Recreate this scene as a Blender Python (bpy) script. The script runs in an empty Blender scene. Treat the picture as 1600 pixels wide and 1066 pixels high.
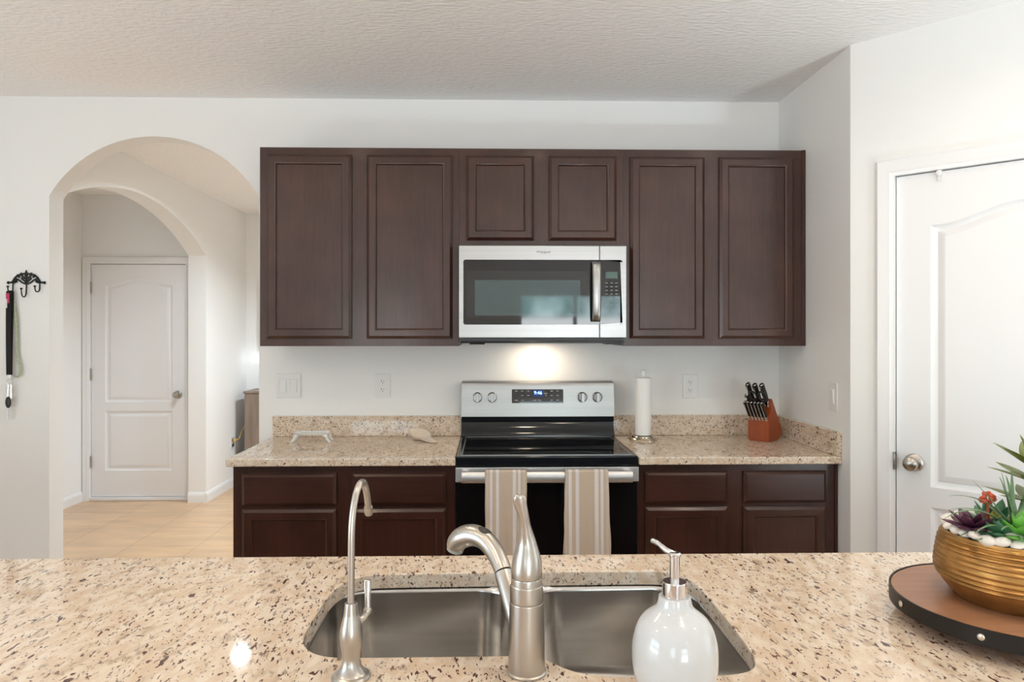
import bpy, bmesh, math, random
from mathutils import Vector, Matrix
random.seed(7)
R = math.radians
PI = math.pi
S = bpy.context.scene
C = S.collection

# ------------------------------------------------------------------ camera, world, exposure
cam_d = bpy.data.cameras.new('camera')
cam = bpy.data.objects.new('camera', cam_d); C.objects.link(cam)
cam.location = (0, 0, 1.4317)
cam.rotation_euler = (PI/2, 0, -0.0241)
cam_d.sensor_width = 36.0
cam_d.lens = 36.0*1099.535/1600
cam_d.shift_x = (800-790.883)/1600
cam_d.shift_y = -(533-520.717)/1600
cam_d.clip_start = 0.05
S.camera = cam
S.view_settings.view_transform = 'Standard'
S.view_settings.look = 'None'
S.view_settings.gamma = 1.0
S.view_settings.exposure = 0.20
S.cycles.use_denoising = True
S.cycles.max_bounces = 10
S.cycles.diffuse_bounces = 6
S.cycles.glossy_bounces = 5
S.cycles.transparent_max_bounces = 8
S.cycles.caustics_reflective = False
S.cycles.caustics_refractive = False
S.cycles.sample_clamp_indirect = 6.0

SKY = 1.4            # daylight
CAN_W = 2.1          # each recessed lamp, watts
world = bpy.data.worlds.new('world'); S.world = world
world.use_nodes = True
wn = world.node_tree.nodes; wl = world.node_tree.links
sky = wn.new('ShaderNodeTexSky')
sky.sky_type = 'NISHITA'; sky.sun_disc = False
sky.sun_elevation = R(48); sky.sun_rotation = R(60); sky.air_density = 1.0; sky.dust_density = 2.0
# sunlit ground below the horizon, sky above it
GROUND = 8.2         # brightness of the sunlit garden
wtc = wn.new('ShaderNodeTexCoord'); wsp = wn.new('ShaderNodeSeparateXYZ'); wl.new(wtc.outputs['Generated'], wsp.inputs[0])
wmr = wn.new('ShaderNodeMapRange'); wmr.inputs['From Min'].default_value = 0.018; wmr.inputs['From Max'].default_value = 0.026
wl.new(wsp.outputs['Z'], wmr.inputs['Value'])
wsk = wn.new('ShaderNodeMix'); wsk.data_type = 'RGBA'; wsk.blend_type = 'MULTIPLY'; wsk.inputs['Factor'].default_value = 1
wl.new(sky.outputs[0], wsk.inputs['A']); wsk.inputs['B'].default_value = (SKY, SKY, SKY, 1)
wmx = wn.new('ShaderNodeMix'); wmx.data_type = 'RGBA'
wl.new(wmr.outputs[0], wmx.inputs['Factor']); wmx.inputs['A'].default_value = (GROUND*0.93, GROUND*0.985, GROUND*1.0, 1)
# a belt of trees on the horizon
wtn = wn.new('ShaderNodeTexNoise'); wtn.inputs['Scale'].default_value = 26; wtn.inputs['Detail'].default_value = 6; wl.new(wtc.outputs['Generated'], wtn.inputs['Vector'])
wtr = wn.new('ShaderNodeValToRGB'); wtr.color_ramp.elements[0].position = 0.38; wtr.color_ramp.elements[1].position = 0.62
wtr.color_ramp.elements[0].color = (0.6, 1.3, 1.3, 1); wtr.color_ramp.elements[1].color = (4.5, 6.0, 6.2, 1); wl.new(wtn.outputs[0], wtr.inputs[0])
wad = wn.new('ShaderNodeMath'); wad.operation = 'MULTIPLY_ADD'; wad.inputs[1].default_value = -0.16; wl.new(wtn.outputs[0], wad.inputs[0]); wl.new(wsp.outputs['Z'], wad.inputs[2])
wsm = wn.new('ShaderNodeMapRange'); wsm.inputs['From Min'].default_value = 0.02; wsm.inputs['From Max'].default_value = 0.05; wl.new(wad.outputs[0], wsm.inputs['Value'])
wtm = wn.new('ShaderNodeMix'); wtm.data_type = 'RGBA'; wl.new(wsm.outputs[0], wtm.inputs['Factor']); wl.new(wtr.outputs[0], wtm.inputs['A']); wl.new(wsk.outputs['Result'], wtm.inputs['B'])
wl.new(wtm.outputs['Result'], wmx.inputs['B'])
wl.new(wmx.outputs['Result'], wn['Background'].inputs[0])
wn['Background'].inputs[1].default_value = 1.0

# daylight portals stand exactly in the two window openings of the rear wall
REAR = -4.45
OPEN1 = (0.45, 2.20, 0.02, 2.05)
OPEN2 = (-2.30, -1.10, 0.90, 2.10)
OPEN3 = (-1.40, 0.60, 0.70, 2.10)      # along the left wall
for (x0, x1, z0, z1) in (OPEN1, OPEN2):
    ld = bpy.data.lights.new('daylight_portal', 'AREA'); ld.shape = 'RECTANGLE'
    ld.size = x1-x0; ld.size_y = z1-z0; ld.cycles.is_portal = True
    lo = bpy.data.objects.new('daylight_portal', ld); C.objects.link(lo)
    lo.location = ((x0+x1)/2, REAR-0.16, (z0+z1)/2); lo.rotation_euler = (R(90), 0, 0)
ld = bpy.data.lights.new('daylight_portal', 'AREA'); ld.shape = 'RECTANGLE'
ld.size = OPEN3[1]-OPEN3[0]; ld.size_y = OPEN3[3]-OPEN3[2]; ld.cycles.is_portal = True
lo = bpy.data.objects.new('daylight_portal', ld); C.objects.link(lo)
lo.location = (-3.63, (OPEN3[0]+OPEN3[1])/2, (OPEN3[2]+OPEN3[3])/2); lo.rotation_euler = (R(90), 0, R(-90))

# ------------------------------------------------------------------ materials
def new_mat(name):
    m = bpy.data.materials.new(name); m.use_nodes = True
    nt = m.node_tree
    return m, nt.nodes, nt.links, nt.nodes['Principled BSDF']

def mat(name, col, rough=0.5, metal=0.0, spec=0.5, bump=None, coat=0.0, vary=None, aniso=None):
    """bump=(scale, strength, distance[, stretch xyz]); vary=(scale, amount[, stretch])"""
    m, N, L, p = new_mat(name)
    p.inputs['Base Color'].default_value = (*col, 1)
    p.inputs['Roughness'].default_value = rough
    p.inputs['Metallic'].default_value = metal
    p.inputs['Specular IOR Level'].default_value = spec
    p.inputs['Coat Weight'].default_value = coat
    p.inputs['Coat Roughness'].default_value = 0.08
    tc = N.new('ShaderNodeTexCoord')
    def noise(scale, stretch, detail=3):
        mp = N.new('ShaderNodeMapping'); mp.inputs['Scale'].default_value = stretch
        L.new(tc.outputs['Object'], mp.inputs['Vector'])
        t = N.new('ShaderNodeTexNoise'); t.inputs['Scale'].default_value = scale; t.inputs['Detail'].default_value = detail
        L.new(mp.outputs[0], t.inputs['Vector'])
        return t
    if bump:
        t = noise(bump[0], bump[3] if len(bump) > 3 else (1, 1, 1))
        b = N.new('ShaderNodeBump'); b.inputs['Strength'].default_value = bump[1]; b.inputs['Distance'].default_value = bump[2]
        L.new(t.outputs[0], b.inputs['Height']); L.new(b.outputs[0], p.inputs['Normal'])
    if vary:
        t = noise(vary[0], vary[2] if len(vary) > 2 else (1, 1, 1), 4)
        mx = N.new('ShaderNodeMix'); mx.data_type = 'RGBA'
        mx.inputs['A'].default_value = (*[max(0, c*(1-vary[1])) for c in col], 1)
        mx.inputs['B'].default_value = (*[min(1, c*(1+vary[1])) for c in col], 1)
        rp = N.new('ShaderNodeValToRGB'); rp.color_ramp.elements[0].position = 0.3; rp.color_ramp.elements[1].position = 0.7
        L.new(t.outputs[0], rp.inputs[0]); L.new(rp.outputs[0], mx.inputs['Factor']); L.new(mx.outputs['Result'], p.inputs['Base Color'])
    return m

def emit(name, col, s):
    m, N, L, p = new_mat(name)
    p.inputs['Base Color'].default_value = (*col, 1)
    p.inputs['Emission Color'].default_value = (*col, 1)
    p.inputs['Emission Strength'].default_value = s
    return m

def granite():
    m, N, L, p = new_mat('granite')
    p.inputs['Roughness'].default_value = 0.035
    p.inputs['Specular IOR Level'].default_value = 0.5
    tc = N.new('ShaderNodeTexCoord')
    geo = tc.outputs['Object']
    def mapped(rot, sc):
        a = N.new('ShaderNodeMapping'); a.inputs['Rotation'].default_value = rot
        L.new(geo, a.inputs['Vector'])
        b = N.new('ShaderNodeMapping'); b.inputs['Scale'].default_value = sc
        L.new(a.outputs[0], b.inputs['Vector']); return b.outputs[0]
    def noise(v, s, d=2, rough=0.5, dist=0.0):
        t = N.new('ShaderNodeTexNoise'); t.inputs['Scale'].default_value = s; t.inputs['Detail'].default_value = d
        t.inputs['Roughness'].default_value = rough; t.inputs['Distortion'].default_value = dist
        L.new(v, t.inputs['Vector']); return t.outputs[0]
    def ramp(v, a, b):
        r = N.new('ShaderNodeMapRange'); r.interpolation_type = 'SMOOTHSTEP'
        r.inputs['From Min'].default_value = a; r.inputs['From Max'].default_value = b
        L.new(v, r.inputs['Value']); return r.outputs[0]
    def mix(fac, a, b):
        x = N.new('ShaderNodeMix'); x.data_type = 'RGBA'
        L.new(fac, x.inputs['Factor'])
        for k, v in (('A', a), ('B', b)):
            if isinstance(v, tuple): x.inputs[k].default_value = (*v, 1)
            else: L.new(v, x.inputs[k])
        return x.outputs['Result']
    def mul(a, b):
        x = N.new('ShaderNodeMath'); x.operation = 'MULTIPLY'; L.new(a, x.inputs[0]); L.new(b, x.inputs[1]); return x.outputs[0]
    st = mapped((0, 0, R(8)), (1.0, 0.50, 1.0))
    st2 = mapped((0, 0, R(-6)), (1.0, 0.38, 1.0))
    base = mix(ramp(noise(st, 45, 4, 0.6), 0.35, 0.65), (0.67, 0.52, 0.385), (0.78, 0.68, 0.565))
    base = mix(ramp(noise(st, 22, 3, 0.6), 0.56, 0.72), base, (0.50, 0.375, 0.26))
    base = mix(ramp(noise(st2, 75, 3, 0.6), 0.60, 0.70), base, (0.40, 0.33, 0.28))
    big = ramp(noise(st, 9, 2), 0.35, 0.65)
    spk = ramp(noise(st2, 140, 2, 0.55, 0.6), 0.60, 0.65)
    base = mix(mul(spk, ramp(noise(st, 14, 2), 0.30, 0.50)), base, (0.105, 0.052, 0.046))
    spk2 = ramp(noise(st2, 84, 2, 0.5, 0.8), 0.645, 0.685)
    base = mix(mul(spk2, big), base, (0.075, 0.040, 0.040))
    vo = N.new('ShaderNodeTexVoronoi'); vo.inputs['Scale'].default_value = 190
    L.new(st, vo.inputs['Vector'])
    v = N.new('ShaderNodeMath'); v.operation = 'LESS_THAN'; v.inputs[1].default_value = 0.19
    L.new(vo.outputs['Distance'], v.inputs[0])
    sel = N.new('ShaderNodeSeparateColor'); L.new(vo.outputs['Color'], sel.inputs[0])
    g = N.new('ShaderNodeMath'); g.operation = 'GREATER_THAN'; g.inputs[1].default_value = 0.72
    L.new(sel.outputs[0], g.inputs[0])
    base = mix(mul(v.outputs[0], g.outputs[0]), base, (0.07, 0.052, 0.055))
    L.new(base, p.inputs['Base Color'])
    return m

def wood(name, c1, c2, rough, axis=2, scale=1.0, coat=0.0):
    m, N, L, p = new_mat(name)
    p.inputs['Roughness'].default_value = rough
    p.inputs['Coat Weight'].default_value = coat
    p.inputs['Coat Roughness'].default_value = 0.12
    tc = N.new('ShaderNodeTexCoord'); mp = N.new('ShaderNodeMapping')
    sc = [1, 1, 1]; sc[axis] = 0.06
    mp.inputs['Scale'].default_value = sc
    L.new(tc.outputs['Object'], mp.inputs['Vector'])
    t = N.new('ShaderNodeTexNoise'); t.inputs['Scale'].default_value = 90*scale; t.inputs['Detail'].default_value = 5; t.inputs['Roughness'].default_value = 0.65
    L.new(mp.outputs[0], t.inputs['Vector'])
    t2 = N.new('ShaderNodeTexNoise'); t2.inputs['Scale'].default_value = 5*scale; t2.inputs['Detail'].default_value = 3
    L.new(tc.outputs['Object'], t2.inputs['Vector'])
    ad = N.new('ShaderNodeMath'); ad.operation = 'MULTIPLY_ADD'; ad.inputs[1].default_value = 0.45
    L.new(t.outputs[0], ad.inputs[0])
    ml = N.new('ShaderNodeMath'); ml.operation = 'MULTIPLY'; ml.inputs[1].default_value = 0.55; L.new(t2.outputs[0], ml.inputs[0])
    L.new(ml.outputs[0], ad.inputs[2])
    rp = N.new('ShaderNodeValToRGB'); e = rp.color_ramp.elements
    e[0].position = 0.36; e[0].color = (*c1, 1); e[1].position = 0.64; e[1].color = (*c2, 1)
    L.new(ad.outputs[0], rp.inputs[0]); L.new(rp.outputs[0], p.inputs['Base Color'])
    b = N.new('ShaderNodeBump'); b.inputs['Strength'].default_value = 0.08; b.inputs['Distance'].default_value = 0.001
    L.new(t.outputs[0], b.inputs['Height']); L.new(b.outputs[0], p.inputs['Normal'])
    return m

def tile():
    m, N, L, p = new_mat('floor_tile')
    tc = N.new('ShaderNodeTexCoord'); mp = N.new('ShaderNodeMapping')
    mp.inputs['Location'].default_value = (2.413, -4.783, 0)
    L.new(tc.outputs['Object'], mp.inputs['Vector'])
    br = N.new('ShaderNodeTexBrick')
    br.offset = 0.0; br.squash = 1.0
    br.inputs['Scale'].default_value = 1.0
    br.inputs['Brick Width'].default_value = 0.4545; br.inputs['Row Height'].default_value = 0.4545
    br.inputs['Mortar Size'].default_value = 0.0032; br.inputs['Mortar Smooth'].default_value = 0.15; br.inputs['Bias'].default_value = 0
    br.inputs['Color1'].default_value = (0.56, 0.36, 0.20, 1); br.inputs['Color2'].default_value = (0.61, 0.405, 0.235, 1)
    br.inputs['Mortar'].default_value = (0.36, 0.23, 0.14, 1)
    L.new(mp.outputs[0], br.inputs['Vector'])
    t = N.new('ShaderNodeTexNoise'); t.inputs['Scale'].default_value = 6; t.inputs['Detail'].default_value = 5
    m2 = N.new('ShaderNodeMapping'); m2.inputs['Scale'].default_value = (0.5, 1.6, 1); L.new(tc.outputs['Object'], m2.inputs['Vector']); L.new(m2.outputs[0], t.inputs['Vector'])
    rp = N.new('ShaderNodeValToRGB'); rp.color_ramp.elements[0].position = 0.3; rp.color_ramp.elements[1].position = 0.7
    rp.color_ramp.elements[0].color = (0.84, 0.84, 0.84, 1); rp.color_ramp.elements[1].color = (1.1, 1.1, 1.1, 1)
    L.new(t.outputs[0], rp.inputs[0])
    mx = N.new('ShaderNodeMix'); mx.data_type = 'RGBA'; mx.blend_type = 'MULTIPLY'; mx.inputs['Factor'].default_value = 1
    L.new(br.outputs['Color'], mx.inputs['A']); L.new(rp.outputs[0], mx.inputs['B']); L.new(mx.outputs['Result'], p.inputs['Base Color'])
    p.inputs['Roughness'].default_value = 0.28
    b = N.new('ShaderNodeBump'); b.invert = True; b.inputs['Strength'].default_value = 0.4; b.inputs['Distance'].default_value = 0.002
    L.new(br.outputs['Fac'], b.inputs['Height']); L.new(b.outputs[0], p.inputs['Normal'])
    return m

def steel(name, col, rough, stretch, amount=0.05):
    m = mat(name, col, rough, 1.0, bump=(60, amount, 0.001, stretch), vary=(50, 0.06, stretch))
    return m

def towel_mat():
    m, N, L, p = new_mat('towel_linen')
    tc = N.new('ShaderNodeTexCoord'); sp = N.new('ShaderNodeSeparateXYZ'); L.new(tc.outputs['Generated'], sp.inputs[0])
    rp = N.new('ShaderNodeValToRGB'); cr = rp.color_ramp; cr.interpolation = 'CONSTANT'
    b = (0.58, 0.475, 0.375, 1); w = (0.74, 0.71, 0.70, 1); lt = (0.62, 0.54, 0.465, 1)
    stops = [(0.0, b), (0.05, lt), (0.085, b), (0.12, w), (0.18, b), (0.265, w), (0.335, b), (0.66, w), (0.735, b), (0.785, w), (0.84, b), (0.90, lt), (0.95, b)]
    cr.elements[0].position = 0; cr.elements[0].color = b
    cr.elements[1].position = stops[1][0]; cr.elements[1].color = stops[1][1]
    for s, c in stops[2:]:
        e = cr.elements.new(s); e.color = c
    L.new(sp.outputs[0], rp.inputs[0])
    wv = N.new('ShaderNodeTexNoise'); wv.inputs['Scale'].default_value = 500; wv.inputs['Detail'].default_value = 2
    L.new(tc.outputs['Object'], wv.inputs['Vector'])
    hs = N.new('ShaderNodeHueSaturation'); L.new(rp.outputs[0], hs.inputs['Color'])
    mr = N.new('ShaderNodeMapRange'); mr.inputs['To Min'].default_value = 0.82; mr.inputs['To Max'].default_value = 1.18
    L.new(wv.outputs[0], mr.inputs['Value']); L.new(mr.outputs[0], hs.inputs['Value'])
    L.new(hs.outputs[0], p.inputs['Base Color']); p.inputs['Roughness'].default_value = 0.95
    p.inputs['Specular IOR Level'].default_value = 0.1
    bp = N.new('ShaderNodeBump'); bp.inputs['Strength'].default_value = 0.3; bp.inputs['Distance'].default_value = 0.001
    L.new(wv.outputs[0], bp.inputs['Height']); L.new(bp.outputs[0], p.inputs['Normal'])
    return m

def pane_mat():
    m, N, L, p = new_mat('window_glass')
    N.remove(p)
    tr = N.new('ShaderNodeBsdfTransparent'); gl = N.new('ShaderNodeBsdfGlossy'); gl.inputs['Roughness'].default_value = 0.0
    mx = N.new('ShaderNodeMixShader'); mx.inputs[0].default_value = 0.05
    L.new(tr.outputs[0], mx.inputs[1]); L.new(gl.outputs[0], mx.inputs[2]); L.new(mx.outputs[0], N['Material Output'].inputs[0])
    return m

def ribbed(name, col, rough, metal):
    m, N, L, p = new_mat(name)
    p.inputs['Base Color'].default_value = (*col, 1); p.inputs['Roughness'].default_value = rough; p.inputs['Metallic'].default_value = metal
    tc = N.new('ShaderNodeTexCoord')
    t = N.new('ShaderNodeTexNoise'); t.inputs['Scale'].default_value = 30; t.inputs['Detail'].default_value = 4
    L.new(tc.outputs['Object'], t.inputs['Vector'])
    rp = N.new('ShaderNodeValToRGB'); e = rp.color_ramp.elements
    e[0].position = 0.35; e[0].color = (*[c*0.75 for c in col], 1); e[1].position = 0.7; e[1].color = (*[min(1, c*1.15) for c in col], 1)
    L.new(t.outputs[0], rp.inputs[0]); L.new(rp.outputs[0], p.inputs['Base Color'])
    return m

M = dict(
    wall=mat('wall_paint', (0.86, 0.86, 0.85), 0.6, spec=0.3, bump=(140, 0.10, 0.002)),
    ceil=mat('ceiling_texture', (0.94, 0.935, 0.93), 0.85, spec=0.2, bump=(42, 0.8, 0.008, (0.7, 1.6, 1))),
    trim=mat('trim_paint', (0.83, 0.83, 0.835), 0.32),
    door=mat('door_paint', (0.82, 0.82, 0.83), 0.36, bump=(60, 0.05, 0.001, (4, 4, 0.3))),
    cab=wood('espresso_wood', (0.033, 0.0112, 0.0072), (0.065, 0.0232, 0.0150), 0.30, 2, 1.0, 0.18),
    cabh=wood('espresso_wood_across', (0.033, 0.0112, 0.0072), (0.065, 0.0232, 0.0150), 0.30, 0, 1.0, 0.18),
    cabin=mat('cabinet_shadow_interior', (0.02, 0.012, 0.01), 0.6),
    granite=granite(), tile=tile(),
    steel=steel('stainless_steel', (0.43, 0.43, 0.43), 0.33, (0.02, 1, 1)),
    sink=steel('sink_steel', (0.62, 0.60, 0.575), 0.17, (0.03, 0.03, 1), 0.03),
    nickel=mat('brushed_nickel', (0.52, 0.485, 0.44), 0.30, 1.0),
    chrome=mat('chrome', (0.82, 0.82, 0.83), 0.07, 1.0),
    bronze=mat('pewter_hinge', (0.42, 0.40, 0.37), 0.35, 1.0),
    blackglass=mat('black_glass', (0.006, 0.006, 0.007), 0.03, spec=0.85),
    blackenamel=mat('black_enamel', (0.008, 0.010, 0.013), 0.10),
    blackplastic=mat('black_plastic', (0.012, 0.012, 0.012), 0.35),
    darkgrey=mat('dark_grey_metal', (0.05, 0.05, 0.052), 0.4),
    screen=mat('microwave_window_screen', (0.060, 0.095, 0.100), 0.04, spec=0.85),
    screenband=mat('microwave_window_band', (0.020, 0.021, 0.022), 0.04, spec=0.85),
    knobgrey=steel('knob_grey_steel', (0.26, 0.26, 0.265), 0.35, (1, 1, 0.03)),
    ring=mat('burner_marking', (0.016, 0.016, 0.017), 0.12),
    softsteel=steel('soft_brushed_steel', (0.74, 0.74, 0.74), 0.42, (0.02, 1, 1)),
    lcd=mat('unlit_display', (0.10, 0.17, 0.16), 0.1),
    mark=mat('panel_marking', (0.32, 0.35, 0.37), 0.5),
    logo=mat('logo_ink', (0.06, 0.06, 0.065), 0.4),
    bluelcd=emit('blue_display_glow', (0.004, 0.012, 0.06), 1.0),
    bluedigit=emit('clock_digits', (0.25, 0.50, 1.0), 3.0),
    white=mat('white_plastic', (0.80, 0.80, 0.79), 0.3),
    slot=mat('dark_slot', (0.06, 0.06, 0.06), 0.6),
    ceramic=mat('white_glazed_ceramic', (0.62, 0.635, 0.65), 0.10, coat=0.4),
    dishwhite=mat('white_dish_glaze', (0.80, 0.80, 0.79), 0.12, coat=0.4),
    cream=mat('cream_glazed_ceramic', (0.78, 0.68, 0.57), 0.22, coat=0.3),
    paper=mat('paper_towel', (0.86, 0.86, 0.85), 0.95, spec=0.1, bump=(220, 0.25, 0.001)),
    brass=mat('polished_brass', (0.64, 0.56, 0.44), 0.18, 1.0),
    cherry=wood('cherry_wood', (0.24, 0.036, 0.003), (0.36, 0.068, 0.006), 0.3, 2, 0.8, 0.3),
    acacia=wood('acacia_wood', (0.27, 0.12, 0.06), (0.44, 0.225, 0.125), 0.38, 0, 0.35),
    band=mat('dark_iron_band', (0.035, 0.032, 0.030), 0.45, 0.8),
    rivet=mat('rivet_metal', (0.72, 0.67, 0.58), 0.3, 1.0),
    gold=ribbed('gold_ceramic', (0.50, 0.27, 0.085), 0.30, 0.75),
    soil=mat('potting_soil', (0.05, 0.035, 0.025), 0.95),
    pebble=mat('white_pebble', (0.82, 0.77, 0.71), 0.3, vary=(35, 0.08)),
    purple=mat('purple_leaf', (0.085, 0.022, 0.050), 0.4, vary=(60, 0.4)),
    strap=mat('strap_leaf', (0.115, 0.21, 0.10), 0.45, vary=(40, 0.35)),
    lime=mat('bright_green_leaf', (0.12, 0.36, 0.05), 0.38, vary=(25, 0.35)),
    teal=mat('blue_green_leaf', (0.045, 0.16, 0.075), 0.4, vary=(30, 0.35)),
    olive=mat('olive_leaf', (0.115, 0.16, 0.018), 0.38, vary=(30, 0.3)),
    yellow=mat('yellow_green_leaf', (0.42, 0.40, 0.045), 0.4, vary=(30, 0.4)),
    red=mat('orange_red_petal', (0.55, 0.085, 0.035), 0.5, vary=(60, 0.3)),
    iron=mat('black_wrought_iron', (0.010, 0.010, 0.010), 0.5, 0.3),
    blackcloth=mat('black_webbing', (0.010, 0.009, 0.010), 0.85, bump=(400, 0.3, 0.001)),
    greencloth=mat('pale_green_webbing', (0.42, 0.47, 0.33), 0.85, vary=(120, 0.3)),
    pink=mat('pink_tag', (0.52, 0.03, 0.10), 0.4),
    grey=mat('grey_brown_wood', (0.235, 0.175, 0.135), 0.5, vary=(30, 0.2, (1, 1, 0.1))),
    giltframe=mat('gilt_frame', (0.62, 0.45, 0.16), 0.35, 0.7),
    picture=mat('picture_paper', (0.70, 0.68, 0.62), 0.6, vary=(3, 0.15)),
    cordm=mat('yellow_cord', (0.60, 0.40, 0.10), 0.5),
    towel=towel_mat(), pane=pane_mat(),
    glow=emit('bulb_glow', (0.85, 0.93, 1.0), 2.0),
    lens=emit('lamp_lens', (1.0, 0.86, 0.68), 12.0),
    lawn=mat('lawn', (0.10, 0.17, 0.04), 0.9, vary=(2, 0.4)),
    patio=mat('patio_concrete', (0.62, 0.61, 0.58), 0.8, vary=(4, 0.08)),
    fence=mat('white_fence', (0.75, 0.75, 0.74), 0.5),
    bush=mat('hedge_leaves', (0.05, 0.11, 0.03), 0.7, vary=(6, 0.5)),
    spray=mat('spray_face', (0.35, 0.34, 0.32), 0.45),
    button=mat('grey_button', (0.045, 0.041, 0.038), 0.4, 0.3),
)

# ------------------------------------------------------------------ mesh helpers
FR = {}     # world position of the frame each object's vertices are written in

def _finish(name, bm, m, smooth=35):
    bmesh.ops.recalc_face_normals(bm, faces=bm.faces[:])
    me = bpy.data.meshes.new(name); bm.to_mesh(me); bm.free()
    if smooth:
        me.polygons.foreach_set('use_smooth', [True]*len(me.polygons))
        me.set_sharp_from_angle(angle=R(smooth))
    me.materials.append(M[m] if isinstance(m, str) else m)
    return me

def obj(name, bm, m, parent=None, world=True, smooth=35, label=None):
    """one mesh object; vertices given in world space (world=True) or in the parent's local space"""
    if parent is not None:
        org = FR[parent.name] if world else Vector((0, 0, 0))
        if world: bmesh.ops.translate(bm, verts=bm.verts[:], vec=-org)
        o = bpy.data.objects.new(name, _finish(name, bm, m, smooth)); C.objects.link(o)
        o.parent = parent; FR[o.name] = FR[parent.name]
    else:
        lo = Vector([min(v.co[i] for v in bm.verts) for i in range(3)]); hi = Vector([max(v.co[i] for v in bm.verts) for i in range(3)])
        org = Vector(((lo.x+hi.x)/2, (lo.y+hi.y)/2, lo.z))
        bmesh.ops.translate(bm, verts=bm.verts[:], vec=-org)
        o = bpy.data.objects.new(name, _finish(name, bm, m, smooth)); C.objects.link(o)
        o.location = org; FR[o.name] = org
    if label: o['label'] = label
    if smooth and smooth <= 50:
        w = o.modifiers.new('face_weighted_normals', 'WEIGHTED_NORMAL'); w.keep_sharp = True; w.weight = 80
    return o

def tag(o, label, cat, group=None, kind=None):
    o['label'] = label; o['category'] = cat
    if group: o['group'] = group
    if kind: o['kind'] = kind
    return o

def thing(name, label, cat, loc, rotz=0, group=None):
    o = bpy.data.objects.new(name, None); C.objects.link(o)
    o.empty_display_size = 0.05
    o.location = loc; o.rotation_euler = (0, 0, rotz); FR[o.name] = Vector(loc)
    return tag(o, label, cat, group)

def weigh(o):
    w = o.modifiers.new('face_weighted_normals', 'WEIGHTED_NORMAL'); w.keep_sharp = True; w.weight = 80

def struct(name, bm, m, label, cat, parent=None, world=True):
    if parent: return obj(name, bm, m, parent, world)
    return tag(obj(name, bm, m), label, cat, kind='structure')

def nb(): return bmesh.new()

def box(bm, x0, x1, y0, y1, z0, z1, bev=0.0, seg=2):
    vs = [bm.verts.new((x, y, z)) for x in (x0, x1) for y in (y0, y1) for z in (z0, z1)]
    f = [bm.faces.new([vs[i] for i in q]) for q in ((0, 1, 3, 2), (4, 6, 7, 5), (0, 4, 5, 1), (2, 3, 7, 6), (0, 2, 6, 4), (1, 5, 7, 3))]
    if bev:
        es = list({e for q in f for e in q.edges})
        bmesh.ops.bevel(bm, geom=es, offset=bev, segments=seg, affect='EDGES', profile=0.5)
    return bm

def ring_loops(bm, loops, cap0=False, cap1=False, closed=True):
    L = [[bm.verts.new(p) for p in lp] for lp in loops]
    n = len(L[0])
    for a, b in zip(L, L[1:]):
        for i in range(n if closed else n-1):
            j = (i+1) % n
            bm.faces.new((a[i], a[j], b[j], b[i]))
    if cap0: bm.faces.new(L[0][::-1])
    if cap1: bm.faces.new(L[-1])
    return L

def lathe(bm, prof, cx, cy, seg=32, cap0=True, cap1=True, ribs=None):
    loops = [[(cx+r*math.cos(2*PI*i/seg), cy+r*math.sin(2*PI*i/seg), z) for i in range(seg)] for r, z in prof]
    ring_loops(bm, loops, cap0, cap1)
    return bm

def tube(bm, pts, rad, seg=12, cap=True, flat=None):
    """swept tube; rad one number, list, or list of (a,b); flat = preferred side vector for a"""
    pts = [Vector(p) for p in pts]; n = len(pts)
    if not isinstance(rad, (list, tuple)): rad = [rad]*n
    loops = []; side = Vector(flat) if flat else None
    for i, p in enumerate(pts):
        t = (pts[min(i+1, n-1)]-pts[max(i-1, 0)]).normalized()
        if side is None:
            side = t.orthogonal()
        s = (side-t*side.dot(t))
        if s.length < 1e-6: s = t.orthogonal()
        s.normalize(); u = t.cross(s)
        if not flat: side = s
        a, b = rad[i] if isinstance(rad[i], (list, tuple)) else (rad[i], rad[i])
        loops.append([p+s*a*math.cos(2*PI*k/seg)+u*b*math.sin(2*PI*k/seg) for k in range(seg)])
    ring_loops(bm, loops, cap, cap)
    return bm

def spline(pts, n=8):
    """Catmull-Rom resample of a list of tuples of any length"""
    P = [tuple(p) for p in pts]; P = [P[0]]+P+[P[-1]]; out = []
    for i in range(1, len(P)-2):
        for k in range(n):
            t = k/n
            out.append(tuple(0.5*(2*b+(c-a)*t+(2*a-5*b+4*c-d)*t*t+(3*b-a-3*c+d)*t**3) for a, b, c, d in zip(P[i-1], P[i], P[i+1], P[i+2])))
    out.append(P[-2]); return out

def ell(bm, c, r, rot=None, seg=12, rings=8):
    res = bmesh.ops.create_uvsphere(bm, u_segments=seg, v_segments=rings, radius=1.0)
    mt = Matrix.Translation(c) @ (rot.to_4x4() if rot else Matrix.Identity(4)) @ Matrix.Diagonal((*r, 1))
    bmesh.ops.transform(bm, matrix=mt, verts=res['verts'])
    return bm

def prism(bm, outer, holes, fn, w0, w1):
    """flat plate with holes: 2D loops (u,v) -> fn(u,v,w)"""
    layers = []
    for w in (w0, w1):
        es = []; lv = []
        for lp in [outer]+list(holes):
            vs = [bm.verts.new(fn(u, v, w)) for u, v in lp]; lv.append(vs)
            es += [bm.edges.new((vs[i], vs[(i+1) % len(vs)])) for i in range(len(vs))]
        bmesh.ops.triangle_fill(bm, use_beauty=True, use_dissolve=False, edges=es)
        layers.append(lv)
    for a, b in zip(*layers):
        for i in range(len(a)):
            j = (i+1) % len(a)
            bm.faces.new((a[i], a[j], b[j], b[i]))
    return bm

def rrect(x0, x1, z0, z1, r, n=6):
    out = []
    for cx, cz, a in ((x1-r, z1-r, 0), (x0+r, z1-r, 90), (x0+r, z0+r, 180), (x1-r, z0+r, 270)):
        for k in range(n+1):
            t = R(a+90*k/n); out.append((cx+r*math.cos(t), cz+r*math.sin(t)))
    return out

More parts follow.
